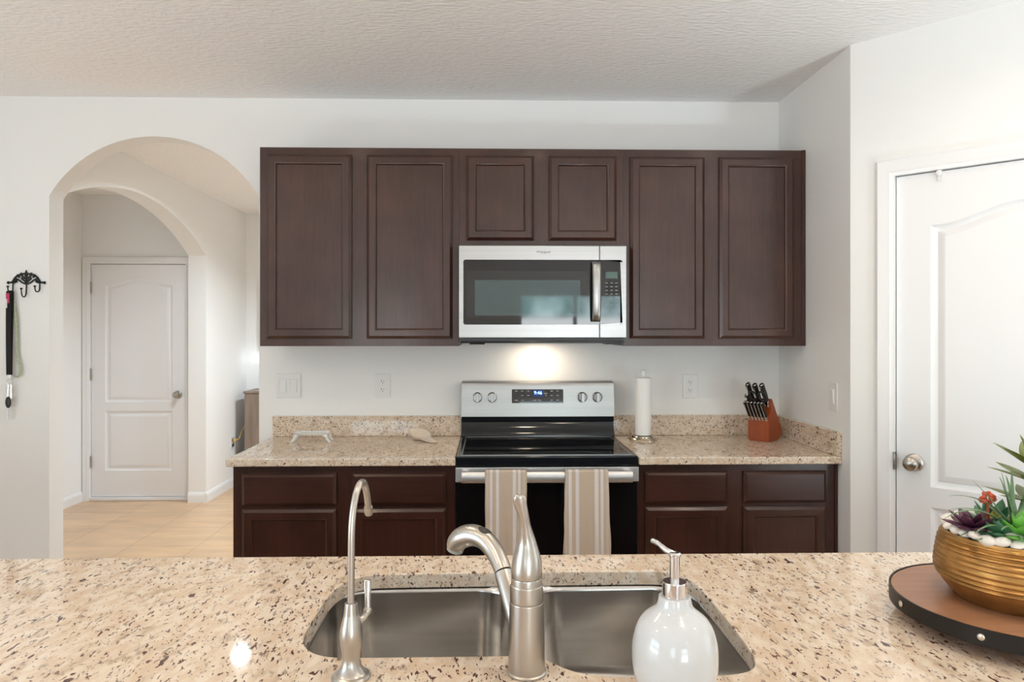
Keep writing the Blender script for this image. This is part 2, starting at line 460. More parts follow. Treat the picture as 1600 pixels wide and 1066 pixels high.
def rect(x0, x1, z0, z1): return [(x0, z0), (x1, z0), (x1, z1), (x0, z1)]
XZ = lambda u, v, w: (u, w, v)
YZ = lambda u, v, w: (w, u, v)
XY = lambda u, v, w: (u, v, w)

def text_mesh(body, size, fn, depth=0.0004):
    cu = bpy.data.curves.new('t', 'FONT'); cu.body = body; cu.size = size; cu.align_x = 'CENTER'; cu.align_y = 'CENTER'; cu.extrude = depth
    o = bpy.data.objects.new('t', cu); C.objects.link(o)
    bpy.context.view_layer.update()
    me = bpy.data.meshes.new_from_object(o.evaluated_get(bpy.context.evaluated_depsgraph_get()))
    bm = bmesh.new(); bm.from_mesh(me)
    for v in bm.verts: v.co = fn(*v.co)
    bpy.data.objects.remove(o); bpy.data.curves.remove(cu); bpy.data.meshes.remove(me)
    return bm

def copy_tree(o, parent=None):
    c = o.copy(); C.objects.link(c)
    if parent is not None: c.parent = parent
    for ch in list(o.children): copy_tree(ch, c)
    return c

# ------------------------------------------------------------------ the setting
D = 3.5624; H = 2.612; XS = 1.4792; WE = 2.848
b = nb(); box(b, -3.62, 2.70, -4.60, 7.12, -0.06, 0.0)
o = struct('floor', b, 'tile', 'beige square ceramic tile floor running through arch and kitchen', 'floor')
o.data.transform(Matrix.Translation((o.location.x, o.location.y, o.location.z))); o.location = (0, 0, 0)
b = nb(); box(b, -3.62, 2.70, -4.60, 7.12, H, H+0.10)
struct('ceiling', b, 'ceil', 'off-white knockdown textured ceiling', 'ceiling')

def arch_loop(c0, half, spring, rise, n=28, base=0.0):
    Rr = (half*half+rise*rise)/(2*rise); zc = spring+rise-Rr; a0 = math.asin(half/Rr)
    pts = [(c0-half, base), (c0+half, base)]
    for k in range(n+1):
        a = a0-2*a0*k/n
        pts.append((c0+Rr*math.sin(a), zc+Rr*math.cos(a)))
    return pts

def wall_with_arch(bm, u0, u1, z1, arch, fn, w0, w1):
    # outline that walks around the opening (it reaches the floor)
    a = arch
    outline = [(u0, 0), a[0]] + a[2:][::-1] + [a[1], (u1, 0), (u1, z1), (u0, z1)]
    prism(bm, outline, [], fn, w0, w1)

b = nb(); wall_with_arch(b, -3.47, 2.70, H, arch_loop(-1.674, 0.519, 2.117, 0.300), XZ, D, D+0.116)
struct('wall_back', b, 'wall', 'white kitchen wall with arched opening behind the cabinets', 'wall')
b = nb(); wall_with_arch(b, D+0.116, 7.0, H, arch_loop(4.895, 1.121, 2.090, 0.300), YZ, -2.544, -2.396)
struct('wall_hall_left', b, 'wall', 'white hallway wall with a second arched opening', 'wall')
b = nb(); box(b, XS, XS+0.10, WE+0.0, D, 0, H); struct('wall_side', b, 'wall', 'short white wall at the end of the kitchen counter', 'wall')
b = nb(); prism(b, rect(-4.6, 7.0, 0, H), [rect(*OPEN3)], YZ, -3.62, -3.47); struct('wall_left', b, 'wall', 'white wall closing the far end of the hall alcove', 'wall')
b = nb(); box(b, 2.55, 2.70, -4.6, D, 0, H); struct('wall_right', b, 'wall', 'white wall beyond the pantry door', 'wall')
b = nb(); box(b, -3.62, 2.70, 7.0, 7.12, 0, H); struct('wall_hall_far', b, 'wall', 'white wall at the far end of the hallway', 'wall')
b = nb(); box(b, 1.5, 1.6, D+0.116, 7.0, 0, H); struct('wall_hall_right', b, 'wall', 'white wall closing the hallway behind the kitchen', 'wall')
b = nb(); prism(b, rect(-3.47, 2.55, 0, H), [rect(*OPEN1), rect(*OPEN2)], XZ, REAR-0.15, REAR)
struct('wall_rear', b, 'wall', 'white wall with windows facing the kitchen', 'wall')
DX0, DX1, DY = -3.406, -2.596, 6.09
b = nb(); prism(b, [(-3.47, 0), (DX0-0.012, 0), (DX0-0.012, 2.036), (DX1+0.012, 2.036), (DX1+0.012, 0), (-2.544, 0), (-2.544, H), (-3.47, H)], [], XZ, DY, DY+0.10)
struct('wall_alcove', b, 'wall', 'shaded wall around the hallway door', 'wall')

# windows behind the camera (they light the kitchen)
for n, (x0, x1, z0, z1), lab in ((1, OPEN1, 'sliding glass door behind the island'), (2, OPEN2, 'wide window behind the island')):
    b = nb(); xm = (x0+x1)/2
    prism(b, rect(x0, x1, z0, z1), [rect(x0+0.05, xm-0.03, z0+0.05, z1-0.05), rect(xm+0.03, x1-0.05, z0+0.05, z1-0.05)], XZ, REAR-0.11, REAR-0.05)
    w = struct('window_%d' % n, b, 'trim', lab, 'window')
    b = nb(); box(b, x0+0.05, x1-0.05, REAR-0.084, REAR-0.078, z0+0.05, z1-0.05); obj('pane', b, 'pane', w)
y0, y1, z0, z1 = OPEN3; ym = (y0+y1)/2
b = nb(); prism(b, rect(y0, y1, z0, z1), [rect(y0+0.05, ym-0.03, z0+0.05, z1-0.05), rect(ym+0.03, y1-0.05, z0+0.05, z1-0.05)], YZ, -3.58, -3.52)
w = struct('window_3', b, 'trim', 'wide window beside the living area', 'window')
b = nb(); box(b, -3.554, -3.548, y0+0.05, y1-0.05, z0+0.05, z1-0.05); obj('pane', b, 'pane', w)

# pantry wall at 45 degrees, local frame: x along the wall, y into it
PA = R(-45); PO = (XS, WE, 0)
WP = nb(); prism(WP, [(0, 0), (0.153, 0), (0.153, 2.062), (0.994, 2.062), (0.994, 0), (1.515, 0), (1.515, H), (0, H)], [], XZ, 0, 0.10)
me = _finish('wall_pantry', WP, 'wall'); wp = bpy.data.objects.new('wall_pantry', me); C.objects.link(wp)
wp.location = PO; wp.rotation_euler = (0, 0, PA); tag(wp, 'angled white wall around the pantry door', 'wall', kind='structure')

def panel_loop(x0, x1, z0, z1, rise, d, n=24):
    """arched-top panel outline inset by d"""
    xc = (x0+x1)/2; hw = (x1-x0)/2; pts = [(x0+d, z0+d), (x1-d, z0+d)]
    for k in range(n+1):
        x = (x1-d)-(2*(hw-d))*k/n
        s = (x-xc)/hw
        pts.append((x, z1-d+rise*0.5*(1+math.cos(PI*max(-1, min(1, s/0.92))))))
    return pts

def door_mesh(w, z0, z1, t=0.035):
    """two-panel moulded door, local x 0..w, front face at y=0"""
    bm = nb()
    xi0, xi1 = 0.118, w-0.118
    panels = [(xi0, xi1, 0.255, 0.765, 0.0), (xi0, xi1, 0.842, 1.845, 0.062)]
    holes = [panel_loop(*p, 0.0) for p in panels]
    out = rect(0, w, z0, z1)
    es = []; lv = []
    for lp in [out]+holes:
        vs = [bm.verts.new((u, 0, v)) for u, v in lp]; lv.append(vs)
        es += [bm.edges.new((vs[i], vs[(i+1) % len(vs)])) for i in range(len(vs))]
    bmesh.ops.triangle_fill(bm, use_beauty=True, use_dissolve=False, edges=es)
    for p, base in zip(panels, lv[1:]):
        prev = base
        for d, y in ((0.006, 0.006), (0.012, 0.011), (0.022, 0.013), (0.034, 0.007), (0.046, 0.003), (0.050, 0.003)):
            cur = [bm.verts.new((u, y, v)) for u, v in panel_loop(*p, d)]
            for i in range(len(cur)):
                j = (i+1) % len(cur); bm.faces.new((prev[i], prev[j], cur[j], cur[i]))
            prev = cur
        bm.faces.new(prev)
    o4 = lv[0]; bk = [bm.verts.new((v.co.x, t, v.co.z)) for v in o4]
    for i in range(4):
        j = (i+1) % 4; bm.faces.new((o4[i], bk[i], bk[j], o4[j]))
    bm.faces.new(bk)
    return bm

def knob_mesh(x, z, y0=0.0, s=1.0):
    """rose, neck and ball facing -y"""
    bm = nb(); prof = [(0.0335, 0), (0.0335, 0.006), (0.028, 0.011), (0.013, 0.014), (0.011, 0.03), (0.019, 0.036), (0.026, 0.044), (0.0275, 0.052), (0.024, 0.060), (0.015, 0.065), (0.004, 0.067)]
    loops = [[(x+r*s*math.cos(2*PI*i/28), y0-h*s, z+r*s*math.sin(2*PI*i/28)) for i in range(28)] for r, h in prof]
    ring_loops(bm, loops, True, True)
    return bm

def casing_mesh(x0, x1, z1, w, y0=0.0):
    """moulded casing around three sides of an opening, projecting to -y"""
    bm = nb()
    prof = [(0, 0), (0, -0.009), (0.010, -0.011), (0.016, -0.015), (0.030, -0.014), (0.040, -0.018), (w-0.008, -0.019), (w, -0.012), (w, 0)]
    loops = []
    for d, y in prof:
        loops.append([(x0-d, y0+y, 0), (x0-d, y0+y, z1+d), (x1+d, y0+y, z1+d), (x1+d, y0+y, 0)])
    ring_loops(bm, loops, closed=False)
    # jamb lining behind the casing
    box(bm, x0-0.012, x0, y0, y0+0.10, 0, z1+0.012); box(bm, x1, x1+0.012, y0, y0+0.10, 0, z1+0.012); box(bm, x0, x1, y0, y0+0.10, z1, z1+0.012)
    box(bm, x0, x0+0.010, y0+0.052, y0+0.064, 0, z1); box(bm, x1-0.010, x1, y0+0.052, y0+0.064, 0, z1); box(bm, x0+0.01, x1-0.01, y0+0.052, y0+0.064, z1-0.01, z1)
    return bm

# hall door
t1 = struct('trim_1', casing_mesh(DX0, DX1, 2.024, 0.062, DY), 'trim', 'white moulded casing around the hallway door', 'door casing')
bm = door_mesh(DX1-DX0-0.006, 0.032, 2.020); bmesh.ops.translate(bm, verts=bm.verts[:], vec=(DX0+0.003, DY+0.014, 0))
d1 = struct('door_1', bm, 'door', 'white two-panel door at the end of the hall beyond both arches', 'door')
obj('knob', knob_mesh(-2.668, 0.905, DY+0.014), 'bronze', d1)
for z in (0.33, 1.08, 1.82):
    bm = nb(); lathe(bm, [(0.009, z-0.05), (0.009, z+0.05)], DX0-0.001, DY+0.004, 10); obj('hinge', bm, 'bronze', d1)
b = nb(); box(b, DX0, DX1, DY-0.012, DY+0.09, 0.001, 0.028, 0.004); struct('trim_3', b, 'trim', 'pale threshold under the hallway door', 'threshold')

# pantry door (local frame of the angled wall)
me = _finish('trim_2', casing_mesh(0.165, 0.982, 2.050, 0.066, 0), 'trim'); t2 = bpy.data.objects.new('trim_2', me); C.objects.link(t2)
t2.location = PO; t2.rotation_euler = (0, 0, PA); weigh(t2); tag(t2, 'white moulded casing around the pantry door', 'door casing', kind='structure'); FR[t2.name] = Vector(PO)
bm = nb(); box(bm, 0.160, 0.1665, -0.0125, 0.012, 0.895, 0.965, 0.002); ell(bm, (0.1655, -0.010, 0.930), (0.006, 0.006, 0.030)); obj('strike_plate', bm, 'bronze', t2, world=False)
bm = door_mesh(0.811, 0.012, 2.046); bmesh.ops.translate(bm, verts=bm.verts[:], vec=(0.168, 0.010, 0))
me = _finish('door_2', bm, 'door'); d2 = bpy.data.objects.new('door_2', me); C.objects.link(d2)
d2.location = PO; d2.rotation_euler = (0, 0, PA); weigh(d2); tag(d2, 'white two-panel pantry door in the angled wall', 'door', kind='structure'); FR[d2.name] = Vector(PO)
obj('knob', knob_mesh(0.229, 0.930, 0.010), 'nickel', d2, world=False)
hk = thing('over_door_hook', 'small white hook hanging over the top edge of the pantry door', 'hook', PO, PA)
bm = nb(); box(bm, 0.309, 0.327, 0.006, 0.0098, 2.010, 2.0475, 0.0015); obj('strap', bm, 'white', hk, world=False)
bm = nb(); tube(bm, [(0.318, 0.005, 2.046), (0.318, -0.002, 2.044), (0.318, -0.014, 2.036)], 0.006, 10); ell(bm, (0.318, -0.016, 2.035), (0.011, 0.007, 0.012)); obj('peg', bm, 'white', hk, world=False)

# baseboards
def board(bm, p0, p1, n, h=0.086, t=0.014):
    """p0->p1 along the wall foot, n the direction into the room"""
    p0 = Vector((*p0, 0)); p1 = Vector((*p1, 0)); n = Vector((*n, 0))
    prof = [(0, 0), (t, 0), (t, h*0.68), (t*0.75, h*0.74), (t*0.75, h*0.84), (t*0.35, h*0.95), (t*0.3, h), (0, h)]
    ring_loops(bm, [[p+n*a+Vector((0, 0, z)) for a, z in prof] for p in (p0, p1)], True, True)
b = nb(); board(b, (-2.396, 6.002), (-2.396, 7.0), (1, 0)); board(b, (-2.544, 6.016), (-2.3962, 6.016), (0, -1)); board(b, (-2.396, 3.69), (-2.396, 3.775), (1, 0))
struct('baseboard_hall', b, 'trim', 'white baseboard along the hallway wall and arch foot', 'baseboard')
b = nb(); board(b, (-3.47, 3.69), (-3.47, DY-0.02), (1, 0)); struct('baseboard_alcove', b, 'trim', 'white baseboard leading to the hallway door', 'baseboard')
b = nb(); board(b, (-3.45, D), (-2.193, D), (0, -1)); struct('baseboard_back', b, 'trim', 'white baseboard under the key rack wall', 'baseboard')
b = nb(); board(b, (XS, WE), (XS+0.065*0.707, WE-0.065*0.707), (-0.707, -0.707)); struct('baseboard_pantry', b, 'trim', 'white baseboard beside the pantry casing', 'baseboard')

# ------------------------------------------------------------------ recessed lamps
HALL_W = 19.0
def can(x, y, w, label, group=None, col=(1.0, 0.82, 0.62)):
    t = thing('recessed_light', label, 'ceiling light', (x, y, H), 0, group)
    bm = nb(); lathe(bm, [(0.095, H-0.0005), (0.095, H-0.006), (0.082, H-0.010), (0.070, H-0.006), (0.070, H-0.0005)], x, y, 32, False, False); obj('trim_ring', bm, 'white', t)
    bm = nb(); lathe(bm, [(0.069, H-0.001), (0.052, H-0.0035)], x, y, 32); obj('lens', bm, 'lens', t)
    ld = bpy.data.lights.new('lamp', 'AREA'); ld.shape = 'DISK'; ld.size = 0.09; ld.energy = w; ld.color = col; ld.spread = R(150)
    lo = bpy.data.objects.new('lamp', ld); C.objects.link(lo); lo.parent = t; lo.location = (0, 0, -0.012)
    return t
KL = 'round recessed ceiling light over the kitchen, just above the picture'
for x, y in ((-0.85, 1.88), (0.30, 1.88), (1.42, 1.88), (-1.6, 0.70), (-0.5, 0.70), (0.7, 0.70), (1.8, 0.70)):
    can(x, y, CAN_W, KL, 'recessed kitchen lights')
can(-1.702, 4.874, HALL_W, 'round recessed ceiling light in the hallway behind the arch', None, (0.80, 0.91, 1.0))
can(-0.55, 5.60, HALL_W*2.4, 'added round recessed fill light deep in the hallway hidden by the kitchen wall', None, (0.76, 0.89, 1.0))  # unseen lamp, added to brighten the hallway wall
for x, y in ((-1.6, -2.2), (1.4, -2.2)): can(x, y, CAN_W, 'round recessed ceiling light over the living area', 'recessed living area lights')

FILL_W = 40.0       # unseen uplights added as fill for ceiling and walls, watts
def fill_torchiere(x, y, label, k=1.0):
    t = thing('added_fill_lamp', label, 'lamp', (x, y, 0))
    bm = nb(); lathe(bm, [(0.14, 0.0005), (0.14, 0.012), (0.13, 0.02), (0.02, 0.03)], x, y, 32); obj('base', bm, 'iron', t)
    bm = nb(); lathe(bm, [(0.012, 0.03), (0.012, 0.51)], x, y, 16); obj('pole', bm, 'iron', t)
    bm = nb(); lathe(bm, [(0.02, 0.505), (0.10, 0.53), (0.17, 0.60), (0.18, 0.64), (0.175, 0.64), (0.10, 0.55), (0.02, 0.53)], x, y, 40, True, True); obj('lamp_shade', bm, 'white', t)
    ld = bpy.data.lights.new('uplight', 'AREA'); ld.shape = 'DISK'; ld.size = 0.30; ld.energy = FILL_W*k; ld.color = (0.75, 0.91, 1.0)
    lo = bpy.data.objects.new('uplight', ld); C.objects.link(lo); lo.parent = t; lo.location = (0, 0, 0.635); lo.rotation_euler = (PI, 0, 0)
fill_torchiere(-3.00, 1.10, 'added low white bowl fill uplight beside the wide window, out of view', 0.32)
fill_torchiere(2.25, 0.90, 'added low white bowl fill uplight by the wall beyond the pantry, out of view', 0.62)

# ------------------------------------------------------------------ cabinets
def rect_rings(bm, x0, x1, z0, z1, prof, cap=True):
    loops = [[(x0+d, y, z0+d), (x1-d, y, z0+d), (x1-d, y, z1-d), (x0+d, y, z1-d)] for d, y in prof]
    return ring_loops(bm, loops, True, cap)

def cab_door(parent, x0, x1, z0, z1, yf, name='door', fw=0.047):
    yb = yf+0.0195
    bm = nb(); rect_rings(bm, x0, x1, z0, z1, [(0, yb), (0, yf+0.011), (0.002, yf+0.0085), (0.004, yf+0.0075), (0.011, yf+0.0015), (0.013, yf), (fw-0.009, yf), (fw-0.0075, yf+0.0018), (fw-0.004, yf+0.003), (fw-0.002, yf+0.006), (fw, yf+0.010)], False)
    d = obj(name, bm, 'cab', parent)
    bm = nb(); box(bm, x0+fw-0.003, x1-fw+0.003, yf+0.010, yf+0.016, z0+fw-0.003, z1-fw+0.003); obj('panel', bm, 'cab', d)
    return d

def cab_drawer(parent, x0, x1, z0, z1, yf):
    bm = nb(); rect_rings(bm, x0, x1, z0, z1, [(0, yf+0.0195), (0, yf+0.011), (0.002, yf+0.0085), (0.004, yf+0.0075), (0.011, yf+0.0015), (0.013, yf)])
    return obj('drawer', bm, 'cabh', parent)

YU = 3.2574
def upper(name, label, x0, x1, z0, z1, doors, group):
    t = thing(name, label, 'kitchen cabinet', ((x0+x1)/2, (YU+D)/2, z0), 0, group)
    bm = nb(); box(bm, x0+0.0005, x1-0.0005, YU+0.019, D-0.001, z0+0.0005, z1); obj('carcass', bm, 'cab', t)
    bm = nb(); prism(bm, rect(x0+0.0004, x1-0.0004, z0, z1), [rect(a+0.02, c-0.02, e+0.02, f-0.02) for a, c, e, f in doors], XZ, YU, YU+0.019); obj('face_frame', bm, 'cab', t)
    for a, c, e, f in doors: cab_door(t, a, c, e, f, YU-0.020)
    return t
upper('wall_cabinet', 'dark brown two-door wall cabinet next to the archway', -1.0528, -0.1388, 1.372, 2.286, [(-1.0194, -0.6308, 1.406, 2.2515), (-0.5628, -0.1686, 1.406, 2.2515)], 'dark wall cabinets')
upper('wall_cabinet', 'short dark brown wall cabinet with two small doors above the microwave', -0.1388, 0.6232, 1.834, 2.286, [(-0.1049, 0.2067, 1.860, 2.2515), (0.2755, 0.5900, 1.860, 2.2515)], 'dark wall cabinets')
uc = upper('wall_cabinet', 'dark brown two-door wall cabinet meeting the pantry corner', 0.6232, 1.4612, 1.372, 2.286, [(0.6524, 1.0009, 1.4065, 2.2500), (1.0696, 1.4203, 1.4065, 2.2500)], 'dark wall cabinets')
bm = nb(); box(bm, 1.4616, 1.4785, YU-0.004, YU+0.02, 1.372, 2.288, 0.002); obj('filler_strip', bm, 'cab', uc)

YB = 2.9524; ZT = 0.882
def base(name, label, x0, x1, cols, group):
    t = thing(name, label, 'kitchen cabinet', ((x0+x1)/2, (YB+D)/2, 0), 0, group)
    bm = nb(); box(bm, x0+0.0005, x1-0.0005, YB+0.019, D-0.001, 0.10, ZT-0.0005); obj('carcass', bm, 'cab', t)
    bm = nb(); holes = []
    for a, c in cols: holes += [rect(a+0.02, c-0.02, 0.735, 0.83), rect(a+0.02, c-0.02, 0.16, 0.68)]
    prism(bm, rect(x0+0.0004, x1-0.0004, 0.10, ZT-0.0005), holes, XZ, YB, YB+0.019); obj('face_frame', bm, 'cab', t)
    bm = nb(); box(bm, x0+0.001, x1-0.001, YB+0.075, YB+0.09, 0.0, 0.10); obj('toe_kick', bm, 'cab', t)
    for a, c in cols:
        cab_drawer(t, a, c, 0.7155, 0.8490, YB-0.020)
        cab_door(t, a, c, 0.135, 0.7005, YB-0.020)
    return t
base('base_cabinet', 'dark brown base cabinet with two drawers beside the hallway floor', -1.0640, -0.1405, [(-1.0254, -0.6355), (-0.5722, -0.1801)], 'dark base cabinets')
bc = base('base_cabinet', 'dark brown base cabinet with two drawers under the knife block', 0.6255, 1.4645, [(0.6550, 1.0046), (1.0718, 1.4236)], 'dark base cabinets')
bm = nb(); box(bm, 1.4649, 1.4785, YB-0.004, YB+0.02, 0.0, ZT-0.001, 0.002); obj('filler_strip', bm, 'cab', bc)

def slab(name, label, cat, x0, x1, y0, y1, z0, z1, bev=0.005, group=None):
    bm = nb(); box(bm, x0, x1, y0, y1, z0, z1, bev, 3); return tag(obj(name, bm, 'granite'), label, cat, group)
YC = 2.9144
slab('countertop', 'speckled granite countertop under the spoon rest beside the range', 'countertop', -1.0826, -0.1396, YC, D-0.0005, ZT, 0.914)
slab('countertop', 'speckled granite countertop carrying the knife block', 'countertop', 0.6240, XS-0.0005, YC, D-0.0005, ZT, 0.914)
slab('backsplash', 'low granite backsplash below the double light switch', 'backsplash', -1.0826, -0.1390, D-0.0205, D-0.0005, 0.9145, 1.016, 0.002)
slab('backsplash', 'low granite backsplash behind the paper towel roll', 'backsplash', 0.6235, XS-0.022, D-0.0205, D-0.0005, 0.9145, 1.016, 0.002)
slab('side_splash', 'granite side splash running along the short end wall', 'backsplash', XS-0.0212, XS-0.0005, YC+0.001, D-0.0007, 0.9145, 1.016, 0.002)

# ------------------------------------------------------------------ microwave
mw = thing('microwave', 'stainless over-the-range microwave with dark glass door', 'microwave', (0.2422, 3.36, 1.39))
bm = nb(); box(bm, -0.1345, 0.6190, 3.196, D-0.001, 1.396, 1.833); obj('body', bm, 'darkgrey', mw)
bm = nb(); box(bm, -0.1362, 0.4979, 3.167, 3.1955, 1.4106, 1.8264, 0.003); dr = obj('door', bm, 'steel', mw)
bm = nb(); prism(bm, [p for p in rrect(-0.1161, 0.4977, 1.4699, 1.7623, 0.010) if p[0] < 0.45]+[(0.4977, 1.4699), (0.4977, 1.7623)], [], XZ, 3.1655, 3.168); obj('window', bm, 'blackglass', dr)
bm = nb(); prism(bm, rect(-0.1026, 0.4512, 1.5011, 1.7117), [rect(-0.0644, 0.4107, 1.5112, 1.6706)], XZ, 3.1650, 3.1657); obj('window_band', bm, 'screenband', dr)
bm = nb(); prism(bm, rect(-0.0644, 0.4107, 1.5112, 1.6706), [], XZ, 3.1651, 3.1657); obj('window_screen', bm, 'screen', dr)
bm = text_mesh('Whirlpool', 0.0155, lambda x, y, z: (0.2442+x*0.98, 3.1664-z, 1.7975+y))
tube(bm, [(0.2442+0.012*math.cos(a), 3.1664, 1.7935+0.0042*math.sin(a)) for a in [R(200+14*k) for k in range(12)]], 0.0004, 6); obj('logo', bm, 'logo', dr, smooth=0)
bm = nb(); box(bm, 0.4995, 0.6207, 3.167, 3.1955, 1.4106, 1.8264, 0.003); cp = obj('control_panel', bm, 'steel', mw)
bm = nb(); prism(bm, [(0.4998, 1.7623), (0.4998, 1.4699)]+[p for p in rrect(0.45, 0.6018, 1.4699, 1.7623, 0.010)[::-1] if p[0] > 0.55], [], XZ, 3.1655, 3.168); obj('glass', bm, 'blackglass', cp)
bm = nb(); box(bm, 0.5249, 0.5789, 3.1650, 3.1657, 1.6790, 1.7084); obj('display', bm, 'lcd', cp)
for j in range(7):
    for i in range(3):
        bm = nb(); box(bm, 0.524+i*0.0225, 0.535+i*0.0225, 3.1651, 3.1657, 1.6565-j*0.0165, 1.6595-j*0.0165); obj('button_marking', bm, 'mark', cp)
hp = spline([(3.158, 1.4830), (3.135, 1.495), (3.123, 1.55), (3.120, 1.618), (3.123, 1.686), (3.135, 1.741), (3.158, 1.7525)], 6)
bm = nb(); loops = []
for y, z in hp:
    loops.append([(0.4600, y, z), (0.4650, y-0.006, z), (0.4790, y-0.009, z), (0.4930, y-0.006, z), (0.4985, y, z), (0.4930, y+0.006, z), (0.4650, y+0.006, z)])
ring_loops(bm, loops, True, True); obj('handle', bm, 'steel', mw)
bm = nb(); box(bm, -0.1300, 0.6150, 3.185, 3.52, 1.386, 1.3955, 0.003)
for x in (-0.09, 0.53): box(bm, x, x+0.07, 3.20, 3.30, 1.380, 1.387, 0.002)
obj('vent_base', bm, 'blackenamel', mw)
bm = nb(); box(bm, 0.19, 0.30, 3.40, 3.46, 1.3835, 1.3862); obj('cooktop_lamp', bm, 'lens', mw)
ld = bpy.data.lights.new('cooktop_lamp_light', 'AREA'); ld.shape = 'RECTANGLE'; ld.size = 0.09; ld.size_y = 0.05; ld.energy = 0.75; ld.color = (1.0, 0.80, 0.60)
lo = bpy.data.objects.new('cooktop_lamp_light', ld); C.objects.link(lo); lo.parent = mw; lo.location = Vector((0.245, 3.43, 1.382))-FR[mw.name]

# ------------------------------------------------------------------ range
rg = thing('range', 'stainless and black electric range between the granite counters', 'range', (0.2422, 3.25, 0))
RX0, RX1 = -0.1372, 0.6216
bm = nb(); box(bm, RX0+0.002, RX1-0.002, 2.965, D-0.062, 0.03, 0.874); box(bm, RX0+0.03, RX1-0.03, 3.0, 3.48, 0.0, 0.03); obj('body', bm, 'blackenamel', rg)
bm = nb(); box(bm, RX0, RX1, 2.9215, D-0.064, 0.8786, 0.9195, 0.006, 3); ck = obj('cooktop', bm, 'blackenamel', rg)
bm = nb(); box(bm, RX0+0.026, RX1-0.026, 2.950, 3.462, 0.9192, 0.9215, 0.0008, 1); obj('glass', bm, 'blackglass', ck)
bm = nb(); prism(bm, rect(RX0+0.020, RX1-0.020, 2.944, 3.468), [rect(RX0+0.0262, RX1-0.0262, 2.9502, 3.4618)], XY, 0.919, 0.9222); obj('trim', bm, 'steel', ck)
for x, y, r in ((0.06, 3.09, 0.105), (0.43, 3.09, 0.085), (0.06, 3.34, 0.075), (0.43, 3.34, 0.105)):
    bm = nb(); lathe(bm, [(r-0.002, 0.9214), (r-0.002, 0.9217), (r, 0.9217), (r, 0.9214)], x, y, 48, False, False); obj('burner_ring', bm, 'ring', ck)
# backguard, leaning back slightly
bm = nb()
prof = [(3.466, 0.905), (3.466, 0.926), (3.468, 0.934), (3.474, 0.944), (3.484, 0.960), (3.492, 0.976), (3.496, 0.990), (3.490, 0.997), (3.490, 1.020), (3.555, 1.020), (3.555, 0.905)]
ring_loops(bm, [[(x, y, z) for y, z in prof] for x in (RX0+0.002, RX1-0.002)], True, True); bg = obj('backguard', bm, 'blackenamel', rg)
bm = nb()
prof = [(3.480, 1.0185), (3.4955, 1.165), (3.501, 1.183), (3.512, 1.1915), (3.530, 1.193), (3.553, 1.188), (3.556, 1.0185)]
ring_loops(bm, [[(x+d, y, z-e) for y, z in prof] for x, d, e in ((RX0, 0, 0.004), (RX0+0.004, 0, 0), (RX1-0.004, 0, 0), (RX1, 0, 0.004))], True, True)
cpn = obj('control_panel', bm, 'steel', rg)
def bgp(x, z, off=0.0):   # a point on the sloping panel
    return (x, 3.480+(z-1.0185)*0.1058-off, z)
bm = nb(); prism(bm, rrect(0.1121, 0.3681, 1.0846, 1.1525, 0.004, 3), [], lambda u, v, w: bgp(u, v, w), 0.0, 0.0012); obj('display_panel', bm, 'blackglass', cpn)
bm = nb(); prism(bm, rect(0.2160, 0.2690, 1.1150, 1.1500), [], lambda u, v, w: bgp(u, v, w), 0.0012, 0.0014); obj('display', bm, 'bluelcd', cpn)
bm = text_mesh('9:46', 0.0235, lambda x, y, z: bgp(0.2425+x, 1.1345+y, 0.0017+z)); obj('clock_digits', bm, 'bluedigit', cpn, smooth=0)
bm = nb()
for x, z, w in ((0.134, 1.1440, 0.011), (0.164, 1.1440, 0.009), (0.194, 1.1440, 0.010), (0.164, 1.1220, 0.011), (0.194, 1.1220, 0.012), (0.134, 1.0990, 0.015), (0.166, 1.0990, 0.011), (0.225, 1.0985, 0.016), (0.250, 1.0985, 0.016), (0.280, 1.1320, 0.018), (0.282, 1.1220, 0.007), (0.310, 1.1440, 0.012), (0.340, 1.1440, 0.008), (0.310, 1.1220, 0.011), (0.340, 1.1220, 0.011), (0.310, 1.0990, 0.011), (0.340, 1.0990, 0.013)):
    bm = nb(); prism(bm, rect(x-w/2, x+w/2, z-0.0017, z+0.0017), [], lambda u, v, ww: bgp(u, v, ww), 0.0012, 0.0015); obj('button_marking', bm, 'mark', cpn)
for x, style in ((-0.0585, 0), (0.0148, 0), (0.4627, 1), (0.5377, 1)):
    zc = 1.1137; bm = nb()
    prof = [(0.0255, 0.0), (0.0255, 0.004), (0.0215, 0.006), (0.0205, 0.018), (0.019, 0.020)]
    ring_loops(bm, [[bgp(x+r*math.cos(2*PI*i/28), zc+r*math.sin(2*PI*i/28), h) for i in range(28)] for r, h in prof], True, True)
    k = obj('knob', bm, 'knobgrey' if style else 'steel', cpn)
    bm = nb(); prism(bm, rrect(x-0.0068, x+0.0068, zc-0.021, zc+0.021, 0.004, 3), [], lambda u, v, w: bgp(u, v, w), 0.0185, 0.030); obj('grip', bm, 'steel', k)
    bm = nb()
    for dx in (-0.0078, 0.0068): prism(bm, rect(x+dx, x+dx+0.0012, zc-0.018, zc+0.018), [], lambda u, v, w: bgp(u, v, w), 0.0200, 0.0215)
    obj('pointer_line', bm, 'slot', k)
